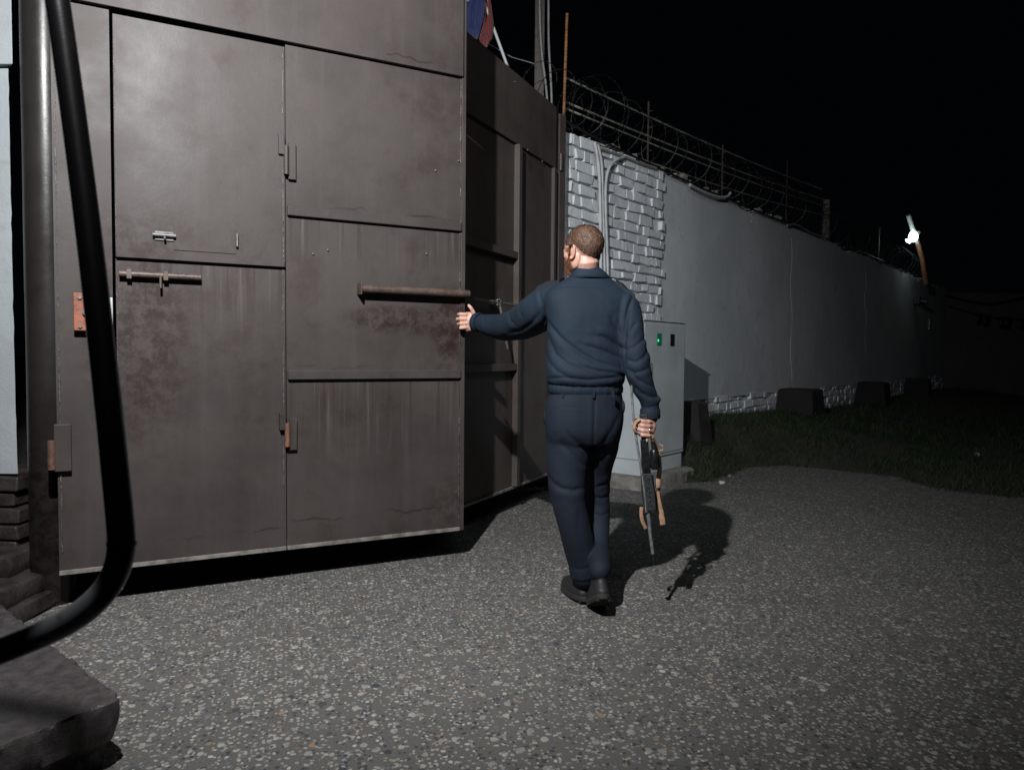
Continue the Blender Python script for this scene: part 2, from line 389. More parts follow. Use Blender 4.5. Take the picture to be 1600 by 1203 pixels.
# blades
def blades(n, s0, s1, o0, o1, hmin, hmax, wd):
    V = []; F = []; c = 0; tries = 0
    while c < n and tries < n*6:
        tries += 1
        s_ = s0+(s1-s0)*random.random()**1.5; off = o0+(o1-o0)*random.random()**1.1
        q = W0+WD*s_+WN*off; h, de = bank_h(q.x, q.y)
        if de < -.05: continue
        dens = noise.noise(Vector((q.x*1.3, q.y*1.3, 9)))
        if de < .6 and random.random() > .35+de: continue
        if dens < -.25 and random.random() < .7: continue
        L = random.uniform(hmin, hmax)*(1+.7*dens); a = random.random()*6.28; l = random.uniform(.2, .9)*L; b = random.random()*6.28
        w_ = wd*random.uniform(.6, 1.3); dx, dy = math.cos(a)*w_, math.sin(a)*w_; lx, ly = math.cos(b)*l, math.sin(b)*l; z = max(h, 0)-.01
        i0 = len(V)
        V += [(q.x-dx, q.y-dy, z), (q.x+dx, q.y+dy, z), (q.x+dx*.7+lx*.4, q.y+dy*.7+ly*.4, z+L*.6), (q.x-dx*.7+lx*.4, q.y-dy*.7+ly*.4, z+L*.6), (q.x+lx, q.y+ly, z+L)]
        F += [(i0, i0+1, i0+2, i0+3), (i0+3, i0+2, i0+4)]; c += 1
    return V, F
V1, F1 = blades(46000, 1.0, 7, .02, 5, .035, .10, .0028)
V2, F2 = blades(26000, 5, S_END+3, .02, 13, .05, .13, .006)
F2 = [tuple(i+len(V1) for i in f) for f in F2]
me = bpy.data.meshes.new('grass'); me.from_pydata(V1+V2, [], F1+F2); me.update()
tag(link('grass', me, M['grass']), kind='stuff', label='dark rough grass growing on the bank below the wall', cat='grass')

# ------------------------------------------------------------------ perimeter wall
pw = empty('perimeter_wall', W0, label='long whitewashed perimeter wall with a bare brick stretch beside the gate', cat='wall')
RW = Matrix.Rotation(math.atan2(WD.y, WD.x), 3, 'Z')   # local x along wall, local -y towards the yard
def loc(s_, off, z): return RW @ Vector((s_, -off, z))
S1 = wall_s(1028)
H_W = 3.12; PL = .65
# rendered face with an uneven top
nb = 220; ring = []
mb = MB(); vv = []; ff = []
for i in range(nb+1):
    s_ = S1-.02+(S_END-S1+.02)*i/nb
    zt = H_W-.02+.035*noise.noise(Vector((s_*2.1, 0, 0)))+.03*noise.noise(Vector((s_*7, 2, 0)))-(.05 if noise.noise(Vector((s_*1.1, 5, 0))) > .35 else 0)
    wv = .006*noise.noise(Vector((s_*.8, 1, 0)))
    jut = .012*noise.noise(Vector((s_*11, 9, 0)))
    for off, z in ((.0, PL+jut), (wv, PL+.35), (wv+.004, 1.6), (wv, 2.4), (wv-.003, zt), (-.34, zt), (-.34, PL)): vv.append(loc(s_, off, z))
for i in range(nb):
    for k_ in range(7):
        a = i*7+k_; b = i*7+(k_+1) % 7; ff.append((a, b, b+7, a+7))
ff.append(tuple(range(7))); ff.append(tuple(nb*7+k_ for k_ in reversed(range(7))))
mb.add(vv, ff).build('rendered_face', M['plaster'], pw, smooth=True)
# cracks / old repair seams as raised lines
mb = MB()
for px_, y0, y1 in ((1236, 372, 600), (1352, 425, 560), (1175, 330, 352)):
    s_ = wall_s(px_); pts = []
    for i in range(12):
        t = i/11; y = y0+(y1-y0)*t; q = on_plane(px_+1.6*math.sin(i*1.3), y, W0, WN)-W0
        pts.append(loc(q.dot(WD), .003, q.z))
    mb.tube(pts, .0022, 6)
mb.build('filled_crack', M['plaster'], pw, smooth='all')
def brick_run(mb, s0, s1, z0, z1, off0, depth, ragged=0):
    z = z0; row = 0
    while z < z1-.02:
        hh = random.uniform(.084, .106); s_ = s0-random.uniform(0, .12)
        e = s1+(random.uniform(-ragged, ragged) if ragged else 0)
        while s_ < e-.03:
            L = random.choice((.12, .25, .25, .12, .2)) if row % 2 else random.choice((.25, .25, .12, .12))
            L = min(L, e-s_); a = max(s_, s0)
            if s_+L-a > .03 and random.random() > .02:
                o_ = off0+random.uniform(-.012, .010)+.012*noise.noise(Vector((s_*1.4, z*1.4, 2)))
                rz = Matrix.Rotation(random.uniform(-.03, .03), 3, 'Z') @ Matrix.Rotation(random.uniform(-.035, .035), 3, 'Y')
                mb.box(loc((a+s_+L)/2, o_-depth/2, z+hh/2+random.uniform(-.003, .003)), (s_+L-a-random.uniform(.008, .026), depth, hh-random.uniform(.004, .022)), RW @ rz, jit=.009)
            s_ += L
        z += hh+.006; row += 1
mb = MB(); brick_run(mb, .0, S1+.02, .0, H_W-.06, .035, .1, .035)
mb.build('brick_pier', M['brick_white'], pw, bevel=.008)
mb = MB(); mb.box(loc(S1/2-.02, -.182, 1.55), (S1+.03, .36, 3.1), RW)
mb.box(loc((S1+S_END)/2, -.19, .34), (S_END-S1, .32, .7), RW); mb.build('mortar_core', M['brick_white'], pw)
mb = MB(); brick_run(mb, S1+.02, S_END-.05, -.05, PL-.03, -.005, .09)
mb.build('brick_plinth', M['brick_white'], pw, bevel=.007, seg=1)
# rubble along the crest
mb = MB()
for i in range(230):
    s_ = random.uniform(-.2, S_END); r_ = random.uniform(.012, .04)
    mb.box(loc(s_, -random.uniform(.0, .3), H_W+r_*.4), (r_*2.4, r_*2, r_*1.1), RW @ Matrix.Rotation(random.random()*3, 3, 'Z') @ Matrix.Rotation(random.uniform(-.4, .4), 3, 'X'), jit=r_*.3)
mb.build('crest_rubble', M['mortar'], pw)

# far wall
E = W0+WD*S_END
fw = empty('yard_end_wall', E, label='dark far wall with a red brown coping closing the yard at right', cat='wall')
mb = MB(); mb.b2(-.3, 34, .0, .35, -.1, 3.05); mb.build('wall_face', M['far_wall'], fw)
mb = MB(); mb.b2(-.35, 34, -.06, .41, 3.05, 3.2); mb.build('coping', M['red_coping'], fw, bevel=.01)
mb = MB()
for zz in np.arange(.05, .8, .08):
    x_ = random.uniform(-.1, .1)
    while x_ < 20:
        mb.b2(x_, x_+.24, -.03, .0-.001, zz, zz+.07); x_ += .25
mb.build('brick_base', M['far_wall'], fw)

# ------------------------------------------------------------------ gate leaves
def gdir(a, b): d = (b-a); d.z = 0; return d.normalized()
GAP = .17; GTOP = 3.36
L1a = G(93, 898.3, GAP); L1b = G(724, 827.4, GAP)
d1 = gdir(L1a, L1b); o1 = Vector((L1a.x, L1a.y, 0)); W1 = (L1b-L1a).length; n1_ = Vector((d1.y, -d1.x, 0))
def uz1(px, py): q = on_plane(px, py, o1, n1_)-o1; return q.dot(d1), q.z
L2a = G(860, 740, GAP); L2b = G(728, 791, GAP)
d2 = gdir(L2a, L2b); o2 = Vector((L2a.x, L2a.y, 0)); W2 = W1; n2_ = Vector((-d2.y, d2.x, 0))
def uz2(px, py): q = on_plane(px, py, o2, n2_)-o2; return q.dot(d2), q.z
u = lambda px, py=500: uz1(px, py)[0]
z = lambda px, py: uz1(px, py)[1]
uA, uB, uC, uE = u(177.5), u(181), u(446), u(719)
zTop = z(445, 70); zr1 = z(585, 350); zr2 = z(585, 592); zd = z(315, 408)
zr1t = z(585, 336); zr2t = z(585, 578)
M['brown'] = gate_paint('brown_enamel_gate', BR,
    drips=((uC, uE, zr2-.01, .5), (uC, uE, zr1-.01, .28), (uB, uC, zd-.02, .4)),
    tides=((uC+.03, uE-.02, zr2t+.015), (uC+.02, uE, GAP+.14), (uB+.2, uC, GAP+.11), (uC+.2, uE, zr1t+.02), (u(600), uE, zTop+.05)),
    stains=((u(625), z(625, 500), .36, .09, 1.), (u(705), z(705, 515), .14, .3, 1.), (u(215), z(215, 520), .26, .55, .9), (u(700), z(700, 790), .15, .2, .6), (u(230), z(230, 360), .3, .15, .5)))
gl = empty('gate_leaf', o1, math.atan2(d1.y, d1.x), label='near brown steel gate leaf with wicket door, swung open on the round post', cat='gate', group='two leaves of the brown steel gate')
G1W = uE
mb = MB()
mb.b2(.0, uA-.002, 0, .004, GAP, zTop); mb.b2(uC+.004, uE, 0, .004, GAP, zTop)
mb.build('sheet_panel', M['brown'], gl)
mb = MB(); mb.b2(-.0, uE+.003, -.024, .004, zTop+.008, GTOP); mb.build('top_panel', M['brown'], gl, bevel=.004)
mb = MB(); mb.b2(0, uE, .008, .05, GAP+.002, GAP+.05); mb.b2(0, .045, .006, .05, GAP+.05, GTOP-.01)
mb.b2(uA-.05, uA-.004, .006, .046, GAP+.05, zTop); mb.b2(uC+.006, uC+.05, .006, .046, GAP+.05, zTop); mb.b2(.046, uE, .006, .046, zTop+.01, zTop+.05)
mb.build('rear_frame', M['brown'], gl)
mb = MB(); mb.b2(uE+.001, uE+.027, -.007, .045, GAP, GTOP-.004); mb.build('edge_bar', M['brown'], gl, bevel=.003)
def lip(mb, u0, u1, z0, z1, t=.02): mb.b2(u0, u1, -t, -.0005, z0, z1)
mb = MB(); lip(mb, uC+.008, uE-.002, zr1, zr1+.05, .022); mb.build('cross_rail', M['brown'], gl, bevel=.004)
mb = MB(); lip(mb, uC+.008, uE-.002, zr2, zr2+.047, .022); mb.build('cross_rail', M['brown'], gl, bevel=.004)
mb = MB(); lip(mb, .0, uC-.002, GAP, GAP+.02, .012); lip(mb, uC+.003, uE, GAP, GAP+.02, .012); mb.build('bottom_rail', M['rail_light'], gl, bevel=.002)
# wicket door
door = MB(); door.b2(uB+.002, uC-.001, -.004, .03, GAP+.022, zd-.012).build('wicket_door', M['brown'], gl)
door = gl.children[-1]
mb = MB(); mb.b2(uB+.002, uC-.001, -.018, -.0045, zd-.006, zTop-.018); mb.build('door_upper_sheet', M['brown'], door, bevel=.003)
mb = MB(); mb.b2(uB+.004, uC-.006, -.026, -.0185, zd-.008, zd+.02); mb.build('door_rail', M['brown'], door, bevel=.003)
h0 = uz1(271, 352); h1 = uz1(368, 398)
mb = MB(); mb.b2(h0[0], h1[0], -.022, -.0185, h1[1]-.0, h0[1]); mb.build('inspection_hatch', M['brown'], door, bevel=.001)
mb = MB(); a = uz1(238, 368); b = uz1(274, 371); mb.b2(a[0]+.01, b[0]-.01, -.026, -.019, a[1]-.022, a[1]+.018)
mb.tube([(a[0], -.035, a[1]), (b[0], -.035, a[1])], .009, 10); mb.tube([(a[0]+.05, -.035, a[1]), (a[0]+.05, -.05, a[1]-.02)], .005, 8); mb.build('hatch_bolt', M['steel'], door, smooth=True)
mb = MB(); a = uz1(369, 366); b = uz1(369, 388); mb.tube([(a[0], -.018, a[1]), (a[0], -.035, a[1]-.005), (a[0], -.035, b[1]+.005), (a[0], -.018, b[1])], .005, 8); mb.build('hatch_handle', M['steel'], door, smooth=True)
mb = MB(); a = uz1(186, 428); b = uz1(313, 435); zz = (a[1]+b[1])/2
mb.tube([(a[0], -.03, zz), (b[0], -.03, zz)], .0145, 12)
mb.b2(a[0]+.03, a[0]+.05, -.045, -.004, zz-.022, zz+.02); mb.b2(a[0]+.18, a[0]+.2, -.045, -.004, zz-.022, zz+.02); mb.tube([(a[0]+.17, -.03, zz), (a[0]+.168, -.05, zz-.01), (a[0]+.168, -.05, zz-.06)], .006, 8)
mb.build('slide_bolt', rust('worn_bolt', (.1, .07, .055), .5), door, smooth=True, bevel=.002)
# door hinges: leaf plates and a barrel
for (xa, xb, ya, yb) in ((434, 463, 213, 283), (431, 464, 645, 702)):
    hp = MB(); p0 = uz1(436, ya); p1 = uz1(463, yb); mz = (p0[1]+p1[1])/2
    hp.b2(uC-.035, uC-.006, -.035, -.004, mz+.01, p0[1]); hp.b2(uC+.014, uC+.05, -.022, -.0005, p1[1], p0[1]-.03)
    hh = hp.build('door_hinge', M['brown'], gl, bevel=.002)
    MB().tube([(uC+.002, -.028, p1[1]+.02), (uC+.002, -.028, p0[1]-.05)], .013, 12).build('hinge_pin', rust('hinge_rust', (.2, .085, .055), .65) if ya > 400 else M['brown'], hh, smooth=True)
# gate hinge on the post
p0 = uz1(100, 662); p1 = uz1(100, 742)
hp = MB(); hp.b2(-.01, .055, -.03, -.0005, p1[1]+.02, p0[1]); hh = hp.build('gate_hinge', M['brown'], gl, bevel=.003)
MB().tube([(-.02, -.025, p1[1]+.03), (-.02, -.025, p0[1]-.07)], .016, 12).build('hinge_pin', rust('post_hinge_rust', (.13, .065, .045), .65), hh, smooth=True)
# big tube latch
a = uz1(560, 452); b = uz1(727, 455)
mb = MB(); mb.tube([(a[0], -.045, a[1]), (b[0]+.002, -.045, a[1])], .021, 18); mb.b2(a[0]-.008, a[0], -.07, -.0005, a[1]-.03, a[1]+.03); mb.b2(b[0]-.06, b[0]-.04, -.05, -.0005, a[1]-.02, a[1]+.012)
mb.build('tube_latch', rust('rusty_tube', (.085, .055, .043), .55), gl, smooth=True)
# lock box
a = uz1(115, 458); b = uz1(172, 518); lk = MB(); lk.b2(a[0], b[0], -.04, -.0005, b[1], a[1]); lk = lk.build('lock_box', M['rust_orange'], gl, bevel=.004)
mb = MB(); a2 = uz1(170, 466); b2_ = uz1(178, 508); mb.b2(a2[0]+.003, b2_[0]-.003, -.052, -.041, b2_[1], a2[1]); mb.build('strike_plate', M['conduit'], lk, bevel=.002)
mb = MB()
for xx in (a[0]+.025, b[0]-.02):
    for zz in (a[1]-.02, b[1]+.02): MB().tube([(xx, -.04, zz), (xx, -.048, zz)], .009, 6).build('screw', M['steel'], lk)
mb.tube([((a[0]+b[0])/2-.02, -.04, (a[1]+b[1])/2), ((a[0]+b[0])/2-.02, -.055, (a[1]+b[1])/2)], .016, 14)
mb.build('key_cylinder', M['steel'], lk)
# weld beads
def weld(u0, z0, z1, y=-.006):
    n_ = int((z1-z0)/.006); pts = []; rs = []
    for i in range(n_+1):
        zz = z0+(z1-z0)*i/n_; on = noise.noise(Vector((u0*3, 0, zz*4.3))) > -.05 and noise.noise(Vector((u0*7, 2, zz*17))) > -.2
        pts.append((u0+random.uniform(-.0015, .0015), y, zz)); rs.append(random.uniform(.0016, .0036) if on else .0007)
    MB().tube(pts, rs, 6).build('weld_seam', M['weld'], gl, smooth='all')
weld(uC-.012, GAP+.03, zd-.02, -.006); weld(uC-.012, zd, zTop-.05, -.02); weld(uE-.004, GAP+.02, zTop, -.004); weld(uB+.006, GAP+.4, zd-.03, -.005); weld(uB+.006, zd+.03, zTop-.1, -.02)
weld(.012, GAP+.1, zTop, -.003)
for (x_, y_) in ((680, 267), (716, 252), (666, 397), (489, 397), (512, 391)):
    q = uz1(x_, y_); MB().ball((q[0], -.004, q[1]), (.006, .006, .006), None, 8, 6).build('bolt_head', M['steel'], gl, smooth='all')

# far leaf (its lit face is local +y)
gl2 = empty('gate_leaf', o2, math.atan2(d2.y, d2.x), label='far brown steel gate leaf standing in shade behind the man\'s outstretched arm', cat='gate', group='two leaves of the brown steel gate')
v = lambda px, py: uz2(px, py)
zt2 = v(800, 113)[1]; zm2 = v(800, 223)[1]; uS = v(803, 500)[0]; zq1 = v(770, 396)[1]; zq2 = v(770, 580)[1]
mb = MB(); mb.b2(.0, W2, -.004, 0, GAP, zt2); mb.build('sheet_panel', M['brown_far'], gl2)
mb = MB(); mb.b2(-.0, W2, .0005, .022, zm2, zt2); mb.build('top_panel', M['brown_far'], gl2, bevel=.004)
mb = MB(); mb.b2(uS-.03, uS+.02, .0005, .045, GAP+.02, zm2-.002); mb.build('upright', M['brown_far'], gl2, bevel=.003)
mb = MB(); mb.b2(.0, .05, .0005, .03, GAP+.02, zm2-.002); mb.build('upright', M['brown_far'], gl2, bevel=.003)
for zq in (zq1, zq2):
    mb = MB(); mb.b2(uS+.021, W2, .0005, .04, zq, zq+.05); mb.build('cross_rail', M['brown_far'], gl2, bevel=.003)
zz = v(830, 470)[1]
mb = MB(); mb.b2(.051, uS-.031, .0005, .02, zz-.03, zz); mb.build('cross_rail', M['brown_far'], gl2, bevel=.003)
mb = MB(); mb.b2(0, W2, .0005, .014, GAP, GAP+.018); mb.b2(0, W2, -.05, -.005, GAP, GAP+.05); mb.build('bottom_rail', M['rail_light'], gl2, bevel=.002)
# spring latch with hanging rod
q0 = v(728, 467); q1 = v(852, 487); q2 = v(766, 473); q3 = v(776, 540)
mb = MB(); mb.tube([(q0[0], .06, q0[1]), (q2[0], .06, q2[1]), (q1[0], .05, q1[1])], .011, 8)
for i in range(7):
    a_ = i*.9; mb.ball((q2[0]+.03*math.cos(a_), .065, q2[1]+.02*math.sin(a_)), (.013, .012, .008), None, 7, 5)
mb.tube([(q2[0], .07, q2[1]), (q3[0]+.02, .09, q3[1]), (q3[0]+.01, .09, q3[1]-.02)], .009, 8); mb.b2(q2[0]-.03, q2[0]+.03, .0005, .06, q2[1]-.012, q2[1]+.012)
mb.build('latch_rod', M['steel'], gl2, smooth=True)
mb = MB()
for (x_, y_) in ((800, 129), (820, 235), (843, 253)):
    q = v(x_, y_); MB().ball((q[0], .023, q[1]), .006, None, 7, 5).build('bolt_head', M['steel'], gl2)

# ------------------------------------------------------------------ posts
PB = P(59.5, 700, 3.30); pr = .092
gp = empty('gate_post', (PB.x-.0, PB.y+pr, 0), label='thick round brown pipe post carrying the near gate leaf', cat='post')
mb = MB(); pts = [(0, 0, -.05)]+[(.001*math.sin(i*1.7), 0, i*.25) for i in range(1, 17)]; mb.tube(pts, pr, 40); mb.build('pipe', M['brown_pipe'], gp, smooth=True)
mb = MB(); q = P(84, 690, PB.y+.02)
mb.box((pr*.8, -pr*.55, q.z-.01), (.05, .05, .17), Matrix.Rotation(.7, 3, 'Z')); mb.build('hinge_plate', M['rust'], gp, bevel=.004)
RP = P(869, 500, o2.y+.16)
gp2 = empty('gate_post', (RP.x, RP.y, 0), math.atan2(WD.y, WD.x), label='square brown steel post between the far gate leaf and the brick', cat='post')
mb = MB(); mb.b2(-.06, .03, -.06, .06, -.05, zt2-.02); mb.build('post_tube', M['brown_far'], gp2, bevel=.006)
mb = MB(); 
for zz in (.7, 2.7): MB().tube([(-.05, -.065, zz), (-.05, -.065, zz+.14)], .018, 10).build('hinge_barrel', M['dark_steel'], gp2, smooth=True)

# ------------------------------------------------------------------ building at the left edge
bw = empty('building_wall', (P(20, 500, 3.42).x, 3.42, 0), label='whitewashed corner of a building at the left edge behind the round post', cat='wall')
xo = lambda px, y=500: P(px, y, 3.42).x-bw.location.x
zo = lambda px, y: P(px, y, 3.42).z
mb = MB(); rg = []
for i in range(40):
    t = i/39; py = 740-(740-106)*t; x_ = xo(28-15*t**.8, py)+.004*noise.noise(Vector((0, 0, i*.9))); zz = zo(20, py)
    rg.append([(x_, 0, zz), (x_-.42, .5, zz), (x_-2.2, .5, zz), (x_-2.2, 0, zz)])
mb.rings(rg).build('white_render', M['white_wall'], bw)
mb = MB(); zz = zo(20, 106); x1_ = xo(26, 60); mb.rings([[(x1_, -.03, q_), (x1_-.42, .5, q_), (x1_-2.2, .5, q_), (x1_-2.2, -.03, q_)] for q_ in (zz+.003, 4.0)]); mb.build('upper_course', M['white_wall'], bw, bevel=.006)
mb = MB()
zz = -.02
while zz < zo(20, 740)-.05:
    x_ = xo(34, 850)+random.uniform(-.02, .015); hh = .075
    for j in range(6):
        L = random.choice((.12, .24)); mb.box((x_-L/2, .2-random.uniform(0, .02), zz+hh/2), (L-.012, .42, hh-.008), None, .006); x_ -= L
    zz += hh
mb.build('brown_brick_base', M['brick_dark'], bw, bevel=.01)
# rough stone steps beside the post
ry = Matrix.Rotation(.25, 3, 'Z')
for (px_, py_, yy, h_, dep, lab) in ((12, 905, 3.23, .10, .3, 'uppermost of three rough dark stone slabs stacked at the foot of the post'), (8, 955, 3.06, .09, .4, 'middle one of three rough dark stone slabs at the foot of the post'), (4, 990, 2.98, .075, .45, 'lowest of three rough dark stone slabs near the foot of the post')):
    q = P(px_, py_, yy); mb = MB()
    rg = []; N = 14
    for (dz, sh) in ((0, .0), (.25, .012), (.6, .01), (.9, .0), (1, -.02)):
        r_ = []
        for (a0, a1) in (((-1.2, 0), (0, 0)), ((0, 0), (0, dep)), ((0, dep), (-1.2, dep)), ((-1.2, dep), (-1.2, 0))):
            for t in range(N):
                f = t/N; x_ = a0[0]+(a1[0]-a0[0])*f; y_ = a0[1]+(a1[1]-a0[1])*f
                nn = noise.noise(Vector((x_*9, y_*9, dz*2+yy)))
                r_.append(Vector((x_+(sh+nn*.02)*(1 if x_ > -.6 else 0), y_-(sh+nn*.02)*(1 if y_ < dep/2 else 0), h_*dz+nn*.008)))
        rg.append(r_)
    mb.rings(rg); o_ = mb.build('stone_slab', M['brick_dark'], None, smooth=True)
    o_.location = (q.x, q.y, q.z-.0); tag(o_, lab, 'stone slab', 'rough dark slabs stacked beside the post')
# foreground step
SB = G(190, 1088, .2); e1 = (G(88, 1010, .2)-SB).normalized(); e2 = (G(0, 1167, .2)-SB).normalized()
mb = MB(); rg = []; N = 130
def stepring(zf, inset, amp, seed):
    r_ = []; c4 = [Vector((0, 0, 0)), e1*1.3, e1*1.3+e2*1.1, e2*1.1]
    cen = (c4[0]+c4[2])/2
    for a0, a1 in zip(c4, c4[1:]+c4[:1]):
        for t in range(N):
            p = a0.lerp(a1, t/N); d = (p-cen).normalized(); nn = noise.fractal(Vector((p.x*19+seed, p.y*19, zf*25)), 1, 2, 4)
            if p.length < .03: p = p+d*(-.008+p.length*.25)
            p = p+d*(-inset+nn*amp); r_.append(Vector((p.x, p.y, zf+(nn*.006))))
    return r_
for (zf, ins, amp) in ((-.21, .05, .035), (-.18, .06, .045), (-.15, .055, .035), (-.12, .02, .02), (-.10, .006, .016), (-.06, .0, .012), (-.03, .0, .01), (-.008, .001, .009), (-.001, .007, .008), (.0, .02, .004)): rg.append(stepring(zf, ins, amp, 1))
mb.rings(rg); st = mb.build('concrete_step', plain('worn_brown_step_paint', (.06, .052, .053), .36, var=.35, sc=26, bump=.5, bd=.008), None, smooth=True); st.location = SB
tag(st, 'chipped dark painted concrete step in the bottom left foreground', 'step')
# handrail
hr = [(-62, 1041, 1.12), (0, 1017, 1.125), (60, 993, 1.13), (105, 972, 1.135), (140, 948, 1.14), (167, 920, 1.145), (183, 890, 1.15), (190, 860, 1.155), (189, 825, 1.16), (180, 735, 1.18), (170, 640, 1.2), (149, 450, 1.25), (127, 270, 1.3), (107, 120, 1.34), (90, 0, 1.37), (80, -60, 1.39), (55, -110, 1.41), (-20, -140, 1.43), (-300, -150, 1.5)]
def smooth_path(p, it=2):
    p = [Vector(q) for q in p]
    for _ in range(it):
        q = [p[0]]
        for a, b in zip(p[:-1], p[1:]): q += [a.lerp(b, .25), a.lerp(b, .75)]
        p = q+[p[-1]]
    return p
hp = smooth_path([P(*a) for a in hr], 2); mb = MB(); mb.tube(hp, .0205, 24)
q = P(190, 852, 1.155); t_ = (P(191, 835, 1.158)-q).normalized(); mb.tube([q, q+t_*.006], .0222, 24)
tag(mb.build('handrail', M['black'], None, smooth=True), 'bent black steel handrail with a chalky worn patch, close to the camera at left', 'handrail')

# ------------------------------------------------------------------ cabinet on its plinth
CZ = .11
ca = G(1001, 744.5, CZ); cdir = WD.copy(); cn = -WN       # cn points to the wall
CWd = .82; CDp = .40
cb = empty('electrical_cabinet', (ca.x, ca.y, CZ), math.atan2(WD.y, WD.x), label='tall pale grey electrical cabinet with a green indicator beside the brick wall', cat='cabinet')
mb = MB(); mb.b2(.012, CWd-.012, .012, CDp, .0, .14); mb.build('plinth', M['cabinet'], cb, bevel=.003)
mb = MB(); mb.b2(0, CWd, 0, CDp, .14, 1.36); mb.build('body', M['cabinet'], cb, bevel=.006)
mb = MB(); mb.b2(.022, CWd-.022, -.006, -.0005, .17, 1.335); dr = mb.build('door', M['cabinet'], cb, bevel=.004)
cpl = Vector((ca.x, ca.y, 0))
def cu(px, py): q = on_plane(px, py, cpl, WN)-Vector((ca.x, ca.y, CZ)); return q.dot(WD), q.z
for i, (x_, y_) in enumerate(((1029, 530.5), (1049.5, 531.5))):
    q = cu(x_, y_); mb = MB(); mb.b2(q[0]-.042, q[0]+.042, -.010, -.0065, q[1]-.055, q[1]+.055); wd = mb.build('meter_window', M['window'], cb, bevel=.002)
    if i == 0:
        k = NT('green_led'); k.b.inputs['Emission Color'].default_value = (.05, 1, .35, 1); k.b.inputs['Emission Strength'].default_value = 1.6; k.b.inputs['Base Color'].default_value = (.02, .3, .1, 1)
        q2_ = cu(1026.5, 532); MB().ball((q2_[0]+.005, -.012, q2_[1]), (.009, .004, .012), None, 10, 7).build('indicator_light', k.m, wd, smooth='all')
        k = NT('green_glass', .2); k.b.inputs['Base Color'].default_value = (.01, .05, .03, 1); k.b.inputs['Emission Color'].default_value = (.02, .5, .25, 1); k.b.inputs['Emission Strength'].default_value = .09
        wd.data.materials[0] = k.m
mb = MB(); mb.b2(.0, CWd+.01, -.01, CDp, 1.361, 1.372); mb.build('top_lid', M['cabinet'], cb, bevel=.003)
mb = MB(); mb.tube([(.05, -.02, .75), (.05, -.02, .87)], .008, 8); mb.b2(.035, .065, -.014, -.0065, .73, .89); mb.build('door_handle', M['dark_steel'], cb, smooth=True)
# concrete base
mb = MB(); rg = []; N = 70
for (zf, ins) in ((-.02, -.02), (.04, .0), (.085, .0), (.105, .02), (.109, .06)):
    r_ = []
    for i in range(N):
        a_ = 2*math.pi*i/N; cx, cy = math.cos(a_), math.sin(a_); sx = abs(cx)**.45*math.copysign(1, cx); sy = abs(cy)**.45*math.copysign(1, cy)
        nn = noise.noise(Vector((cx*2.2, cy*2.2, zf*8)))*.035
        l_ = Vector((CWd/2+(CWd/2+.1-ins+nn)*sx, CDp/2-.02+(CDp/2+.11-ins+nn)*sy, 0)); r_.append(Vector((ca.x, ca.y, 0))+RW @ l_+Vector((0, 0, zf+nn*.15 if zf > .1 else zf)))
    rg.append(r_)
tag(mb.rings(rg).build('concrete_pad', M['concrete'], None, smooth=True), 'rough cast concrete pad under the grey electrical cabinet', 'concrete pad')

# ------------------------------------------------------------------ dark trapezoid blocks along the wall
def block(px0, px1, ptop, pbot, lab, s_off=.0):
    sm = wall_s((px0+px1)/2, .25); c = wpt(sm, .25, 0); Yc = c.y
    wdt = (px1-px0)*Yc/FX/.9*.9; zt = P((px0+px1)/2, ptop, Yc-.2).z; zb = bank_h(c.x, c.y)[0]-.3
    mb = MB(); hw = wdt/2*1.0; tw = hw*.72
    rg = []
    for zz, a_, b_ in ((zb, hw, .3), (zb+(zt-zb)*.5, (hw+tw)/2, .27), (zt-.02, tw, .235), (zt, tw-.03, .21)):
        r_ = []
        for (x_, y_) in ((-1, -1), (0, -1), (1, -1), (1, 0), (1, 1), (0, 1), (-1, 1), (-1, 0)):
            j = noise.noise(Vector((x_*3+sm, y_*3, zz*5)))*.02
            r_.append(wpt(sm, .27, zz)-Vector((0, 0, 0))+WD*(x_*(a_+j))-WN*(y_*(b_+j)))
        rg.append(r_)
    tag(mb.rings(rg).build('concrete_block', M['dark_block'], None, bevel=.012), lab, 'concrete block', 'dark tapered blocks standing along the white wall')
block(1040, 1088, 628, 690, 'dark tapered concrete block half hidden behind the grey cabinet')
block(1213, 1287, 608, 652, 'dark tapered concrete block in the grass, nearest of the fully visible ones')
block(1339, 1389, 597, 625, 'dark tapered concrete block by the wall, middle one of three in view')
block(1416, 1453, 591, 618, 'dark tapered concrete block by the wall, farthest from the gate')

# ------------------------------------------------------------------ conduits on the brick
def wp(px, py, off): return on_plane(px, py, W0+WN*off, WN)
def conduit(pts, r, mat, name, lab, cat, grp=None, off=.07, seg=10):
    p = smooth_path([wp(a, b, off) for a, b in pts], 2); mb = MB(); mb.tube(p, r, seg)
    return tag(mb.build(name, mat, None, smooth=True), lab, cat, grp)
gk = 'pale conduits running down the brick'
conduit(((929, 222), (933, 240), (937, 275), (938, 330), (939, 420), (940, 620)), .016, M['conduit'], 'cable_conduit', 'straight white conduit nearest the gate running down the painted brick', 'conduit', gk, .075)
conduit(((934, 226), (940, 250), (941, 280), (942, 330), (945, 420), (946, 620)), .013, M['conduit'], 'cable_conduit', 'thinner white conduit pressed against the straight one on the brick', 'conduit', gk, .07)
conduit(((974, 246), (962, 250), (951, 262), (946, 285), (946, 330), (950, 420), (951, 620)), .014, M['conduit'], 'cable_conduit', 'white conduit bending over to the right at the top of the brick', 'conduit', gk, .075)
conduit(((938, 232), (970, 243), (1000, 255), (1025, 263)), .012, M['cable_grey'], 'wall_cable', 'grey cable lying along the crest above the bare brick', 'cable', None, .06)
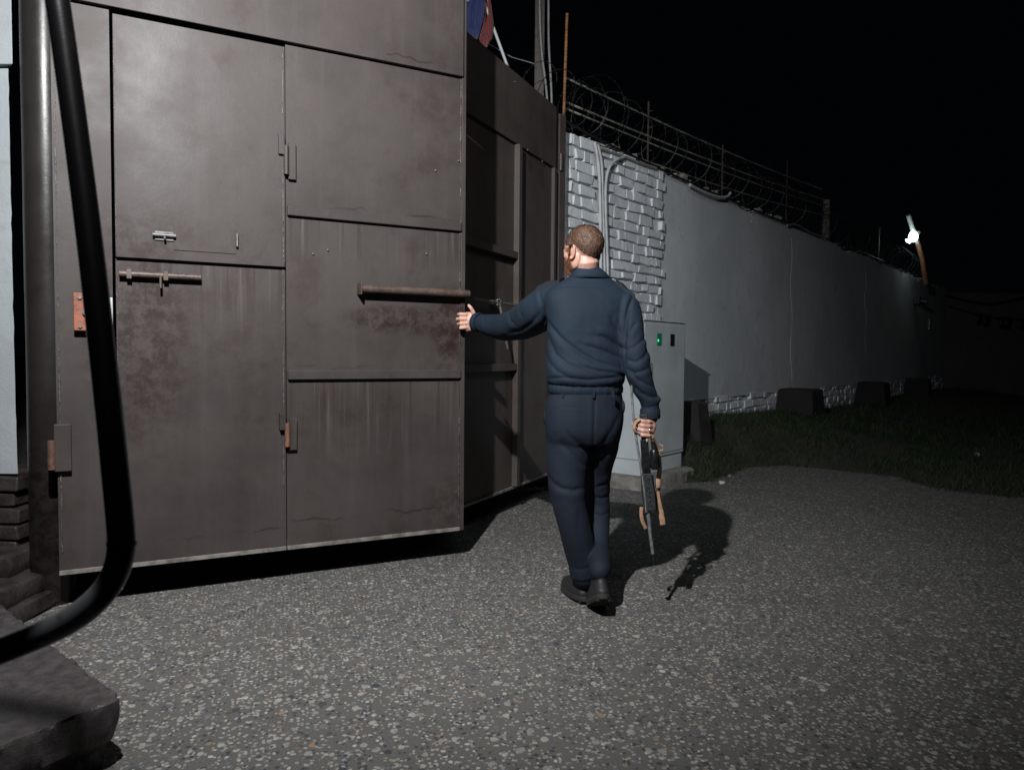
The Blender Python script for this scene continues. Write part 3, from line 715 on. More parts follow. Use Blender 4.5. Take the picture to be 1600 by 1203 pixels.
conduit(((1078, 289), (1090, 296), (1110, 305), (1125, 309), (1137, 308), (1141, 302)), .017, M['conduit'], 'flexible_hose', 'pale flexible hose drooping over the top of the white wall', 'hose', None, .06)
conduit(((1230, 352), (1245, 350), (1262, 362), (1290, 372)), .012, M['cable_grey'], 'wall_cable', 'thin grey cable end loose on the wall crest beyond the hose', 'cable', None, .05)
conduit(((885, 190), (930, 215), (980, 240), (1040, 268), (1090, 292), (1140, 312), (1200, 338), (1290, 372), (1380, 408)), .012, M['cable_black'], 'wall_cable', 'long black cable sagging along the whole wall top', 'cable', None, .04)

# ------------------------------------------------------------------ wires, posts and razor wire above the wall
wl = 'pale stretched wires above the wall'
def wline(a, b, r, lab, off=-.15):
    pa = wp(*a, off); pb = wp(*b, off); n_ = 14; pts = []
    for i in range(n_+1):
        t = i/n_; p = pa.lerp(pb, t); p.z -= .05*4*t*(1-t); pts.append(p)
    mb = MB(); mb.tube(pts, r, 6); tag(mb.build('stretched_wire', M['wire_line'], None, smooth='all'), lab, 'wire', wl)
wline((884, 122), (1285, 296), .010, 'uppermost pale stretched wire above the perimeter wall')
wline((884, 160), (1288, 312), .010, 'second pale stretched wire from the top above the wall')
wline((884, 170), (1288, 322), .009, 'third pale stretched wire from the top, just under the second')
wline((925, 221), (1285, 336), .009, 'lowest pale stretched wire, skimming the crest of the wall', -.08)
def wpost(px, top, bot, r, mat, lab, off=-.15):
    a = wp(px, bot, off); b = wp(px, top, off); b = Vector((a.x, a.y, b.z)); mb = MB(); mb.box(((a+b)/2), (r*1.3, r*1.3, (b-a).length), RW)
    for zz in (.25, .6, .85):
        p = a.lerp(b, zz); mb.tube([p+WN*r, p+WN*(r+.03)], .008, 6)
    tag(mb.build('wire_post', mat, None, bevel=.002), lab, 'post', 'thin posts carrying the wires on the wall')
wpost(1012, 158, 262, .013, M['dark_steel'], 'thin dark wire post standing above the edge of the bare brick')
wpost(1128, 226, 308, .014, M['dark_steel'], 'thin dark wire post standing above the drooping hose')
wpost(1228, 250, 350, .014, rust('dark_rust', (.07, .035, .025)), 'rusty wire post between the hose and the concrete pillar')
wpost(1372, 355, 410, .02, M['dark_steel'], 'thin dark wire post between the pillar and the lit lamp')
a = wp(1290, 374, -.3); b = wp(1290, 312, -.3)
mb = MB(); mb.tube([a-Vector((0, 0, .1)), Vector((a.x, a.y, b.z))], [.075, .06], 14)
cp = mb.build('pillar', M['concrete'], None, smooth=True); tag(cp, 'short round concrete pillar rising behind the wall where the wires end', 'pillar'); cp.name = 'concrete_pillar'
# coil
mb = MB(); s_ = -.3; ph = 0; pts = []; ds = .045
while s_ < S_END-.5:
    rad = .26+.07*noise.noise(Vector((s_*1.6, 0, 4)))
    pts.append(wpt(s_+.05*noise.noise(Vector((ph*.3, 3, 0))), -.15+rad*math.cos(ph), H_W+.30+rad*math.sin(ph)+.03*noise.noise(Vector((ph*.5, 0, 1)))))
    ph += ds/rad; s_ += (.27+.12*noise.noise(Vector((s_*1.3, 7, 0))))*ds/(2*math.pi*rad)*1.0
mb.tube(pts, .0034, 4)
for p, q in zip(pts[::2], pts[1::2]):
    t_ = (q-p).normalized(); u_ = t_.orthogonal().normalized(); u_ = Matrix.Rotation(random.random()*3, 3, t_) @ u_; v_ = t_.cross(u_)
    for s2 in (1, -1):
        b0 = p; mb.add([b0-t_*.004, b0+t_*.004, b0+u_*.018*s2+t_*.012, b0+v_*.002], [(0, 1, 2), (0, 3, 2), (1, 3, 2)])
tag(mb.build('razor_wire', M['razor'], None), 'loose coil of razor wire running along the wall crest', 'razor wire')
# loose tangle near the gate post
mb = MB()
for kx in range(3):
    pts = []; cpx = (900, 925, 910)[kx]; cpy = (175, 165, 150)[kx]; rr = (38, 48, 30)[kx]
    for i in range(36):
        a_ = 2*math.pi*i/30+kx; pts.append(wp(cpx+rr*.75*math.cos(a_)+i*.6, cpy+rr*math.sin(a_), -.1-.05*kx+.002*i))
    mb.tube(pts, .003, 4)
    for p, q in zip(pts[::1], pts[1::1]):
        t_ = (q-p).normalized(); u_ = t_.orthogonal().normalized(); mb.add([p-t_*.005, p+t_*.005, p+u_*.02], [(0, 1, 2)]); mb.add([p-t_*.005, p+t_*.005, p-u_*.02], [(0, 1, 2)])
tag(mb.build('razor_wire', M['razor'], None), 'tangled loose end of razor wire next to the rusty rod by the gate', 'razor wire')

# ------------------------------------------------------------------ things above the far leaf
Yb = 6.9
a = P(842, 160, Yb+.1); mb = MB(); mb.box((a.x, a.y, 2.4), (.09, .09, 4.8)); tag(mb.build('steel_column', M['dark_steel'], None, bevel=.004), 'dark square steel column rising behind the far gate leaf', 'column')
for pts, lab in ((((841, -60), (843, 0), (844, 50), (847, 90), (852, 125), (855, 155), (856, 190)), 'left one of two pale cables hanging in front of the steel column'), (((857, -60), (857, 0), (857, 60), (859, 100), (861, 130), (862, 155), (862, 190)), 'right one of two pale cables hanging beside the steel column')):
    mb = MB(); mb.tube(smooth_path([P(x_, y_, Yb) for x_, y_ in pts], 2), .0105, 8); tag(mb.build('hanging_cable', M['cable_grey'], None, smooth='all'), lab, 'cable', 'pale cables hanging above the far leaf')
mb = MB(); p0 = P(880.5, 190, 6.55); p1 = P(886, 22, 6.55); n_ = 60
pts = [p0.lerp(p1, i/n_) for i in range(n_+1)]; mb.tube(pts, [.011 if i % 2 else .0135 for i in range(n_+1)], 8)
tag(mb.build('reinforcing_rod', rust('orange_rust', (.4, .19, .07)), None), 'rusty ribbed steel rod sticking up where the far leaf meets the wall', 'rod')
mb = MB(); mb.tube([P(765, 70, 6.8), P(800, 90, 6.8), P(835, 100, 6.8)], .004, 5); tag(mb.build('guy_wire', M['cable_grey'], None), 'thin wire between the flag and the steel column', 'wire')
# flag
Yf = 5.9
fl = empty('flag', P(792, 100, Yf), label='white, blue and red flag leaning on a white stick over the far leaf', cat='flag')
fo = Vector(fl.location)
mb = MB(); pa = P(795, 110, Yf)-fo; pb = P(771, 44, Yf)-fo; pc = P(745, -28, Yf)-fo; mb.tube([pa, pb], .012, 12); mb.tube([pb, pc], .0095, 12); mb.build('pole', plain('white_plastic', (.5, .5, .52), .4, var=.1), fl, smooth=True)
def cloth(colr, lines, name):
    k = NT('flag_'+name, .8); k.b.inputs['Sheen Weight'].default_value = .2; n1 = k.noise(25); k.out(k.mix(k.ramp(n1, .3, .7), tuple(c*.8 for c in colr), colr))
    (l, r_) = lines; vv = []; ff = []; N = 16; K = 8
    for i in range(N+1):
        a0 = Vector(l[0]).lerp(Vector(l[1]), i/N) if len(l) == 2 else None
        la = interp(l, i/N); ra = interp(r_, i/N)
        for j in range(K+1):
            q = la.lerp(ra, j/K); dep = Yf-.03+.05*math.sin(j*.9+q.x*.12+i*.25); vv.append(P(q.x, q.y, dep)-fo)
    for i in range(N):
        for j in range(K): a_ = i*(K+1)+j; ff.append((a_, a_+1, a_+K+2, a_+K+1))
    o_ = MB().add(vv, ff).build(name, k.m, fl, smooth='all'); m = o_.modifiers.new('s', 'SOLIDIFY'); m.thickness = .0015
def interp(l, t):
    n_ = len(l)-1; i = min(int(t*n_), n_-1); return Vector(l[i]).lerp(Vector(l[i+1]), t*n_-i)
cloth((.3, .31, .34), ([(705, -60), (712, -20), (722, 12)], [(745, -75), (738, -30), (735, 0), ]), 'white_stripe')
cloth((.012, .02, .10), ([(735.2, 0), (715, 20), (722, 50), (742, 62)], [(751, -60), (759, -10), (757, 30), (748, 62)]), 'blue_stripe')
cloth((.14, .015, .015), ([(757.2, 30), (748, 62), (752, 68), (760, 75)], [(763, -20), (773, 42), (771, 60), (762, 75)]), 'red_stripe')

# ------------------------------------------------------------------ far lamp, sign, bunting
LP_ = P(1426, 371, 17.2)
sl = empty('street_lamp', P(1447, 440, 17.3), label='lit white floodlight on a leaning rusty pole above the far end of the wall', cat='lamp'); so = Vector(sl.location)
mb = MB(); mb.tube([P(1447, 445, 17.3)-so, P(1441, 405, 17.3)-so, P(1434, 380, 17.3)-so], .055, 10); mb.build('pole', M['rust'], sl, smooth=True)
mb = MB(); mb.tube([P(1434, 381, 17.3)-so, P(1428, 364, 17.2)-so, P(1419, 336, 17.0)-so], .05, 8); mb.build('arm', M['cable_grey'], sl, smooth=True)
hd = MB().box(P(1428, 367, 17.28)-so, (.2, .14, .22), Matrix.Rotation(.4, 3, 'Y')).build('lamp_head', M['cable_grey'], sl, bevel=.03)
k = NT('lamp_glow'); k.b.inputs['Emission Color'].default_value = (.8, 1, .92, 1); k.b.inputs['Emission Strength'].default_value = 14
MB().ball(P(1427, 370, 17.12)-so, (.10, .08, .12)).build('lamp_glass', k.m, hd, smooth='all')
MB().ball(P(1419, 377, 17.1)-so, (.07, .035, .03), Matrix.Rotation(.6, 3, 'Y')).build('lamp_reflector', k.m, hd, smooth='all')
pl = bpy.data.lights.new('street_lamp_light', 'POINT'); pl.energy = 7; pl.color = (.8, 1, .93); pl.shadow_soft_size = .12
po = bpy.data.objects.new('street_lamp_light', pl); COL.objects.link(po); po.location = P(1424, 374, 16.8)
q = wp(1453, 507, .03); mb = MB(); mb.box((0, 0, 0), (.22, .012, .26), RW); o_ = mb.build('wall_sign', plain('cream_plate', (.75, .72, .6), .5), None, bevel=.003); o_.location = q
k = NT('cream'); k.b.inputs['Base Color'].default_value = (.8, .76, .62, 1); tag(o_, 'small cream plate fixed on the dark end of the long wall', 'plate')
q = wp(1434, 470, .08); mb = MB(); mb.box((0, 0, 0), (.3, .14, .18), RW); mb.tube([Vector((0, 0, 0)), WN*.2-Vector((0, 0, .06))], .05, 8); o_ = mb.build('wall_box', M['cable_black'], None, bevel=.01); o_.location = q; tag(o_, 'small black box high on the far end of the long wall', 'box')
Yw = E.y-.1
mb = MB(); mb.tube([P(x_, y_, Yw) for x_, y_ in ((1478, 462), (1510, 470), (1545, 476), (1590, 468), (1640, 455))], .03, 6); tag(mb.build('sagging_cable', M['cable_black'], None), 'black cable sagging across the dark far wall', 'cable')
mb = MB(); mb.tube([P(x_, y_, Yw) for x_, y_ in ((1480, 478), (1520, 490), (1560, 498), (1610, 500))], .015, 6)
st_ = mb.build('clothes_line', M['cable_black'], None); tag(st_, 'thin line with rags strung low across the far wall', 'line')
for i, (x_, y_) in enumerate(((1530, 494), (1541, 497), (1566, 500), (1575, 501), (1597, 502))):
    mb = MB(); c = P(x_, y_+4, Yw); w_ = .09+.03*(i % 2)
    mb.rings([[c+Vector((-w_, -.02, .16)), c+Vector((w_, -.02, .16)), c+Vector((w_, .02, .16)), c+Vector((-w_, .02, .16))], [c+Vector((-w_*.9, -.05, -.02)), c+Vector((w_*.8, -.02, 0)), c+Vector((w_*.8, .01, 0)), c+Vector((-w_*.9, -.02, -.02))], [c+Vector((-w_*.7, -.02, -.18)), c+Vector((w_*.5, -.03, -.15)), c+Vector((w_*.5, .0, -.15)), c+Vector((-w_*.7, .01, -.18))]])
    tag(mb.build('hanging_rag', M['cable_black'], None, smooth='all'), 'dark rag hanging from the thin line on the far wall', 'rag', 'dark rags hanging on the far wall')

# a few stones and dry leaves at the edge of the grass
for i, (x_, y_, s_, cl) in enumerate(((1128, 752, .03, 1), (1140, 741, .02, 0), (1168, 690, .03, 1), (1527, 713, .035, 1))):
    q = G(x_, y_, .02); mb = MB(); mb.box((0, 0, 0), (s_*2, s_*1.4, s_), Matrix.Rotation(i, 3, 'Z'), s_*.3)
    o_ = mb.build('stone', M['conduit'] if cl else M['concrete'], None, bevel=s_*.25); o_.location = (q.x, q.y, max(0, bank_h(q.x, q.y)[0])+s_*.4)
    tag(o_, ('pale stone at the tip of the grass near the cabinet base', 'grey stone at the grass edge right of the cabinet base', 'pale scrap lying in the grass below the first dark block', 'small pale scrap lying far right in the dark grass')[i], 'stone')

# ------------------------------------------------------------------ the guard
def px_r(r_px, Y): return r_px*Y/FX
person = empty('person', (G(915, 950).x, 3.42, 0), label='bearded man in dark navy uniform seen from behind, pushing the gate and holding a rifle', cat='person')
def parent_keep(o):
    o.parent = person; o.matrix_parent_inverse = Matrix.Translation(-Vector(person.location)); return o
def ring_px(xl, xr, y, Y, half, yaw=-.12, n=32, sq=2.4, tilt=0):
    """horizontal ring whose left and right extents meet the given pixels"""
    a = P(xl, y, Y); b = P(xr, y, Y); c = (a+b)/2; ra = (b-a).length/2; out = []
    for i in range(n):
        t = 2*math.pi*i/n; cx, cy = math.cos(t), math.sin(t)
        x_ = abs(cx)**(2/sq)*math.copysign(ra, cx); y_ = abs(cy)**(2/sq)*math.copysign(half, cy)
        out.append(c+Vector((x_, y_+yaw*x_*-1.0, tilt*y_)))
    return out
def limb(mb, spec, seg=20, squash=1.0):
    pts = [P(a, b, Y) for a, b, Y, r_ in spec]; rs = [px_r(r_, Y) for a, b, Y, r_ in spec]
    # resample smoothly
    n = len(pts); P2 = []; R2 = []
    for i in range(n-1):
        p0, p1, p2, p3 = pts[max(i-1, 0)], pts[i], pts[i+1], pts[min(i+2, n-1)]
        q0, q1, q2, q3 = rs[max(i-1, 0)], rs[i], rs[i+1], rs[min(i+2, n-1)]
        for k_ in range(5):
            t = k_/5; f = lambda a, b, c, d: .5*((2*b)+(c-a)*t+(2*a-5*b+4*c-d)*t*t+(3*b-a-3*c+d)*t**3)
            P2.append(f(p0, p1, p2, p3)); R2.append(max(.003, f(q0, q1, q2, q3)))
    P2.append(pts[-1]); R2.append(rs[-1])
    mb.tube(P2, R2, seg); mb.ball(P2[0], R2[0]*.97); mb.ball(P2[-1], R2[-1]*.9)

# --- clothes materials
def cloth_mat(name, base, rough=.8):
    k = NT(name, rough, 0, .3); 
    n1 = k.noise(6, detail=5); wv = k.noise(1, k.obj((420, 420, 900)), detail=2); wr = k.noise(26, k.obj((1, 1, 1.8)), detail=4, dist=1.2)
    c = k.mix(k.ramp(n1, .3, .7), tuple(x*.86 for x in base), tuple(x*1.12 for x in base)); c = k.mix(k.ramp(wv, .4, .7, 0, .25), c, tuple(x*1.6 for x in base))
    return k.out(c, None, k.math('ADD', k.math('MULTIPLY', wr, .25), k.math('MULTIPLY', wv, .12)), .25, .004)
M['jacket'] = cloth_mat('navy_jacket_cloth', (.0066, .0145, .0262)); M['trousers'] = cloth_mat('navy_trouser_cloth', (.0068, .0115, .021))
k = NT('skin', .5, 0, .4); n1 = k.noise(25, detail=5); n2 = k.noise(160)
k.b.inputs['Subsurface Weight'].default_value = .12; k.b.inputs['Subsurface Radius'].default_value = (.012, .005, .003); k.b.inputs['Subsurface Scale'].default_value = 1
M['skin'] = k.out(k.mix(k.ramp(n1, .35, .65), (.44, .235, .18), (.54, .32, .255)), None, n2, .15, .001)
def hair_mat(name, a, b):
    k = NT(name, .6, 0, .4); n1 = k.noise(1, k.obj((260, 260, 60)), detail=3); n2 = k.noise(30, detail=4)
    c = k.mix(k.ramp(n1, .35, .65), a, b); c = k.mix(k.ramp(n2, .5, .75, 0, .5), c, tuple(x*.6 for x in a)); return k.out(c, None, n1, .5, .002)
M['hair'] = hair_mat('short_brown_hair', (.055, .029, .018), (.14, .078, .05)); M['beard'] = hair_mat('ginger_beard', (.12, .045, .022), (.26, .11, .055))
k = NT('boot_leather', .55, 0, .4); n1 = k.noise(30, detail=4); M['boot'] = k.out(k.mix(n1, (.012, .012, .014), (.03, .03, .032)), None, n1, .3, .003)
M['sole'] = plain('rubber_sole', (.022, .021, .02), .85, sc=60, bump=.8)

# --- jacket: torso, yoke and both sleeves grown into one surface
jm = MB()
T = [  # xl, xr, y, Y, half depth
    (861, 971, 604, 3.42, .125), (853, 977, 594, 3.42, .140), (852, 977, 578, 3.42, .142), (854, 974, 556, 3.43, .135), (855, 975, 530, 3.44, .135),
    (854, 979, 505, 3.45, .140), (851, 985, 485, 3.46, .140), (850, 988, 468, 3.465, .130), (856, 982, 455, 3.47, .112), (870, 970, 445, 3.475, .095), (884, 957, 437, 3.475, .082), (893, 948, 430, 3.48, .068)]
jm.srings([ring_px(a, b, c, d, e) for a, b, c, d, e in T])
limb(jm, [(872, 464, 3.50, 23), (858, 472, 3.54, 28), (843, 486, 3.60, 31), (824, 500, 3.70, 28.5), (803, 508, 3.82, 24.5), (784, 511, 3.93, 21), (766, 508, 4.01, 17.5), (752, 505, 4.06, 14.5), (746, 504, 4.075, 13.5)])
limb(jm, [(968, 472, 3.45, 20), (978, 482, 3.43, 22), (984, 502, 3.40, 20.5), (988, 530, 3.37, 20), (993, 558, 3.35, 21.5), (998, 583, 3.34, 20.5), (1005, 604, 3.34, 18), (1013, 622, 3.345, 15.5), (1016, 640, 3.35, 14.5), (1016, 652, 3.35, 14.5)])
jm.ball(P(1026, 625, 3.33), (.021, .022, .017)); jm.ball(P(1030, 623, 3.33), (.012, .018, .013))
jme = remesh(jm, .0052, 16, .6)
ripple(jme, .003, 7, 1, (1, 1, .8)); 
crease(jme, [
    ([(852, 497), (861, 511), (875, 527), (892, 541), (908, 552), (930, 565), (950, 571), (971, 576)], .010, 4.0),
    ([(856, 520), (861, 538), (867, 552), (886, 569), (919, 582)], .008, 4.0),
    ([(853, 548), (858, 566), (870, 580), (890, 590)], .005, 3),
    ([(977, 548), (962, 538), (947, 528), (930, 524)], .009, 4), ([(972, 562), (955, 553), (939, 547), (905, 537)], .007, 3.5),
    ([(975, 588), (958, 582), (935, 580), (908, 572)], .006, 3), ([(969, 520), (960, 508), (955, 492)], .006, 4),
    ([(854, 592), (880, 590), (919, 594), (950, 591), (973, 588)], .007, 3),
    ([(991, 460), (984, 476), (979, 495), (976, 520), (975, 545), (976, 570)], .015, 3.4),
    ([(846, 442), (843, 460), (847, 478), (851, 495), (853, 508)], .006, 2.6),
    ([(976, 528), (985, 516), (995, 503)], .007, 3), ([(976, 548), (990, 543), (1004, 532), (1011, 525)], .006, 3.2), ([(978, 562), (994, 566), (1010, 556)], .006, 3.5),
    ([(980, 577), (992, 583), (1004, 580), (1014, 575)], .006, 3), ([(985, 582), (998, 594), (1012, 601), (1022, 606)], .007, 3), ([(990, 603), (1001, 614), (1014, 620), (1030, 621)], .007, 3),
    ([(1000, 634), (1012, 637), (1028, 634)], .004, 2),
    ([(1006, 560), (1012, 548), (1012, 536)], .006, 3),
    ([(813, 478), (812, 488), (817, 500)], .005, 2.6), ([(794, 485), (797, 500), (806, 509)], .006, 2.6), ([(783, 488), (782, 497)], .004, 2.2),
    ([(842, 490), (832, 505), (815, 516), (795, 520)], .007, 4), ([(852, 500), (846, 508), (835, 515)], .007, 3), ([(757, 489), (756, 503), (759, 518)], .003, 1.6),
    ([(860, 449), (895, 447), (935, 449), (978, 459)], .0022, 1.6)])
ripple(jme, .0004, 34, 5, (1, 1, 1.2))
jo = parent_keep(link('jacket', jme, M['jacket'], None, smooth='all'))
# gathered waistband
rg = []
for (y, gsz, hd_) in ((597, -4, .118), (600, 0, .125), (606, 1, .127), (612, 0.5, .126), (614, -3, .12)):
    r_ = ring_px(857-gsz, 973+gsz, y, 3.42, hd_, n=120, tilt=.05)
    c = sum((p for p in r_), Vector())/len(r_)
    rg.append([p+(p-c).normalized()*.0013*math.sin(i*1.55+.4*math.sin(i*.7)) for i, p in enumerate(r_)])
parent_keep(MB().rings(rg).build('jacket_waistband', M['jacket'], None, smooth='all'))
# stand-up collar
def hollow(r_out, thick):
    ins = []
    for r_ in r_out:
        c = sum((p for p in r_), Vector())/len(r_); ins.append([p-(p-c).normalized()*thick for p in r_])
    return ins
ro = [ring_px(889, 953, 440, 3.475, .088, n=40, tilt=-.10), ring_px(888, 955, 436, 3.475, .092, n=40, tilt=-.10), ring_px(892, 948, 428, 3.475, .080, n=40, tilt=-.12), ring_px(896, 939, 421, 3.475, .068, n=40, tilt=-.14)]
ri = hollow(ro, .006); mb = MB(); n_ = 40; allr = ro+ri[::-1]
base_ = 0
for r_ in allr: mb.v += [Vector(p) for p in r_]
m_ = len(allr)
for i in range(m_):
    j = (i+1) % m_
    for k_ in range(n_): mb.f.append((i*n_+k_, i*n_+(k_+1) % n_, j*n_+(k_+1) % n_, j*n_+k_))
co_ = parent_keep(mb.build('collar', M['jacket'], None, smooth='all')); m = co_.modifiers.new('s', 'SUBSURF'); m.levels = m.render_levels = 1
# epaulettes: narrow straps following the cloth of each shoulder
from mathutils.bvhtree import BVHTree
bvh = BVHTree.FromPolygons([v_.co.copy() for v_ in jme.vertices], [tuple(q_.vertices) for q_ in jme.polygons])
ep_mat = cloth_mat('epaulette_cloth', (.009, .013, .02))
for (a_, b_) in (((841, 3.535), (878, 3.47)), ((963, 3.45), (992, 3.43))):
    A_ = P(a_[0], 445, a_[1]); B_ = P(b_[0], 445, b_[1]); dd = (B_-A_); dd.z = 0; sd = Vector((-dd.y, dd.x, 0)).normalized(); rg = []
    for i in range(9):
        q_ = A_+dd*(i/8); row = []
        for sgn in (-.027, -.009, .009, .027):
            h_ = bvh.ray_cast(Vector((q_.x, q_.y, 2.2))+sd*sgn, Vector((0, 0, -1)))[0]
            zz = h_.z if h_ else q_.z; row.append(Vector((q_.x+sd.x*sgn, q_.y+sd.y*sgn, zz)))
        top = .013+.004*math.sin(i*2.6)**4
        rg.append([c_+Vector((0, 0, top)) for c_ in row]+[c_-Vector((0, 0, .006)) for c_ in reversed(row)])
    e_ = parent_keep(MB().rings(rg).build('epaulette', ep_mat, None, smooth=True))
# sleeve patches
def patch(c, size, nrm, mat, name):
    nrm = nrm.normalized(); s1 = Vector((0, 0, 1)).cross(nrm).normalized(); s2 = nrm.cross(s1); rot = Matrix((s1, s2, nrm)).transposed()
    parent_keep(MB().box(c, (size[0], size[1], .004), rot).build(name, mat, None, bevel=.0015))
patch(P(1019.5, 579, 3.335), (.05, .07), Vector((1, -.12, .05)), plain('olive_patch', (.05, .06, .05), .7), 'sleeve_patch')
# buttoned cuffs
for spec, r_in in ((((750, 504.5, 4.055), (744, 503.8, 4.078)), 14.6), (((1015.5, 638, 3.35), (1016, 654, 3.35)), 15.3)):
    pa, pb = P(*spec[0]), P(*spec[1]); rr = px_r(r_in, spec[0][2]); mb = MB()
    mb.tube([pa, pa.lerp(pb, .1), pb.lerp(pa, .08), pb, pb, pa], [rr*.96, rr*1.03, rr*1.04, rr, rr*.86, rr*.84], 28, cap=False)
    parent_keep(mb.build('cuff', M['jacket'], None, smooth='all'))

# --- trousers
tm = MB()
tm.srings([ring_px(a, b, c, d, e) for a, b, c, d, e in ((861, 971, 608, 3.42, .122), (857, 973, 618, 3.42, .128), (852, 975, 634, 3.42, .135), (851, 975, 655, 3.42, .14), (852, 972, 675, 3.42, .135), (856, 967, 692, 3.42, .11))])
limb(tm, [(888, 672, 3.42, 36), (887, 705, 3.41, 34.5), (886, 735, 3.40, 32), (887, 765, 3.385, 28.5), (890, 790, 3.38, 26.5), (897, 820, 3.385, 25.5), (904, 850, 3.40, 25), (911, 880, 3.415, 23.5), (914, 898, 3.42, 24)], 24)
limb(tm, [(943, 668, 3.43, 29), (941, 700, 3.45, 25), (936, 735, 3.50, 20), (933, 768, 3.54, 20), (934, 795, 3.54, 19), (935, 825, 3.51, 17.5), (936, 855, 3.43, 15.5), (937, 876, 3.34, 16.5), (937, 892, 3.28, 18)], 24)
tme = remesh(tm, .0052, 16, .6)
ripple(tme, .002, 6, 3, (1, 1, .4))
crease(tme, [
    ([(929, 617), (929, 650), (928, 690), (925, 712)], .007, 2.6), ([(883, 673), (891, 682), (902, 692), (921, 707)], .008, 4), ([(875, 690), (890, 705), (906, 722), (918, 730)], .006, 4),
    ([(855, 742), (864, 755), (877, 763), (895, 766), (914, 762)], .012, 4.5),
    ([(968, 648), (958, 668), (945, 690), (930, 708)], .006, 4), ([(970, 690), (955, 705), (938, 715), (926, 722)], .006, 3.5),
    ([(955, 752), (945, 757), (930, 762)], .007, 3), ([(953, 774), (940, 779), (926, 776)], .007, 2.8), ([(952, 800), (940, 806), (928, 803)], .004, 2.6),
    ([(905, 790), (903, 820), (907, 850), (912, 880)], .003, 5), ([(889, 884), (905, 890), (922, 886)], .004, 3.0),
    ([(866, 640), (880, 636), (900, 637), (918, 640)], .0015, 1.2)], k_=.5)
ripple(tme, .0004, 30, 5, (1, 1, 1.1))
parent_keep(link('trousers', tme, M['trousers'], None, smooth='all'))
# hip pockets, belt loops
mb = MB()
for (x_, y_, w_, h_, yy) in ((852.5, 652, 9, 22, 3.41), (974, 636, 7, 20, 3.40)):
    mb.ball(P(x_, y_, yy), (px_r(w_*.55, yy), .03, px_r(h_*.55, yy)), None, 12, 8)
parent_keep(mb.build('pocket', M['trousers'], None, smooth='all')) if False else None
for (x_, y_, w_, h_, yy) in ((852.5, 652, 9, 22, 3.41), (973, 636, 7, 20, 3.40)):
    parent_keep(MB().ball(P(x_, y_, yy), (px_r(w_*.5, yy), .03, px_r(h_*.55, yy)), None, 12, 8).build('pocket_flap', M['trousers'], None, smooth='all'))
for x_ in (880, 928, 958):
    q = P(x_, 616, 3.29 if x_ != 880 else 3.30); parent_keep(MB().box(q, (.012, .008, .035)).build('belt_loop', M['trousers'], None, bevel=.002))

# --- boots
def boot(heel, toe, lift, name='boot'):
    """heel and toe on the ground plane, lift raises the heel, sole tips with it"""
    ax = (toe-heel); L = ax.length; ax.normalize(); sd = Vector((-ax.y, ax.x, 0)); up = Vector((0, 0, 1))
    ang = math.atan2(lift, L*.72)
    piv = heel+ax*L*.72
    def tf(x_, y_, z_):    # x along foot from heel, y side, z up
        if x_ < L*.72:
            dx = x_-L*.72; return piv+ax*(dx*math.cos(ang)+z_*math.sin(ang))+up*(-dx*math.sin(ang)+z_*math.cos(ang))+sd*y_
        return piv+ax*(x_-L*.72+z_*math.sin(ang)*.4)+up*z_+sd*y_
    def outline(scale, z_):
        o_ = []
        for i in range(36):
            t = 2*math.pi*i/36; c_ = math.cos(t); s_ = math.sin(t)
            x_ = L/2+L/2*scale*c_; wd = .048+.011*max(0, c_)-.004*(1-c_*c_)
            o_.append((x_, wd*scale*abs(s_)**.75*math.copysign(1, s_), z_))
        return o_
    up_m = MB()
    rg = []
    for (z_, sc, xs_, xo_, ys_) in ((.022, .97, 1, 0, 1), (.04, .99, 1, 0, 1), (.06, .93, .97, -.002, .97), (.08, .84, .86, -.018, .92), (.10, .8, .66, -.050, .88), (.125, .8, .52, -.072, .86), (.16, .8, .45, -.080, .85), ):
        r_ = []
        for (x_, y_, _) in outline(sc, z_):
            xx = L/2+(x_-L/2)*xs_+xo_; r_.append(tf(xx, y_*ys_, z_))
        rg.append(r_)
    up_m.rings(rg); me = remesh(up_m, .006, 3)
    ripple(me, .002, 22, 2)
    b_ = parent_keep(link(name, me, M['boot'], None, smooth='all'))
    sm = MB(); rg = []
    for (z_, sc) in ((.0, .98), (.004, 1.02), (.02, 1.03), (.026, 1.0)): rg.append([tf(*p) for p in outline(sc, z_)])
    sm.rings(rg); s_ = sm.build('sole', M['sole'], b_, smooth=True)
    tr = MB()
    for i in range(11):
        x_ = L*(.06+.088*i)
        wd = .036 if x_ < L*.4 else .043
        c0 = tf(x_, 0, -.004); c1 = tf(x_+.012, 0, -.004); tr.tube([tf(x_, -wd*.85, -.001), tf(x_, wd*.85, -.001)], .0045, 6)
    tr.tube([tf(L*.04, 0, -.001), tf(L*.5, 0, -.001), tf(L*.95, 0, -.001)], .004, 6); tr.build('tread', M['sole'], b_)
    mb = MB()
    return b_
hl = G(916, 946); hl.z = .004
boot(hl, hl+Vector((-.075, .25, 0)), .012)
tr_ = G(935, 955); tr_.z = .006
ax_ = Vector((-.05, 1, 0)).normalized(); heel_ = tr_-ax_*.155
boot(heel_, heel_+ax_*.285, .105)

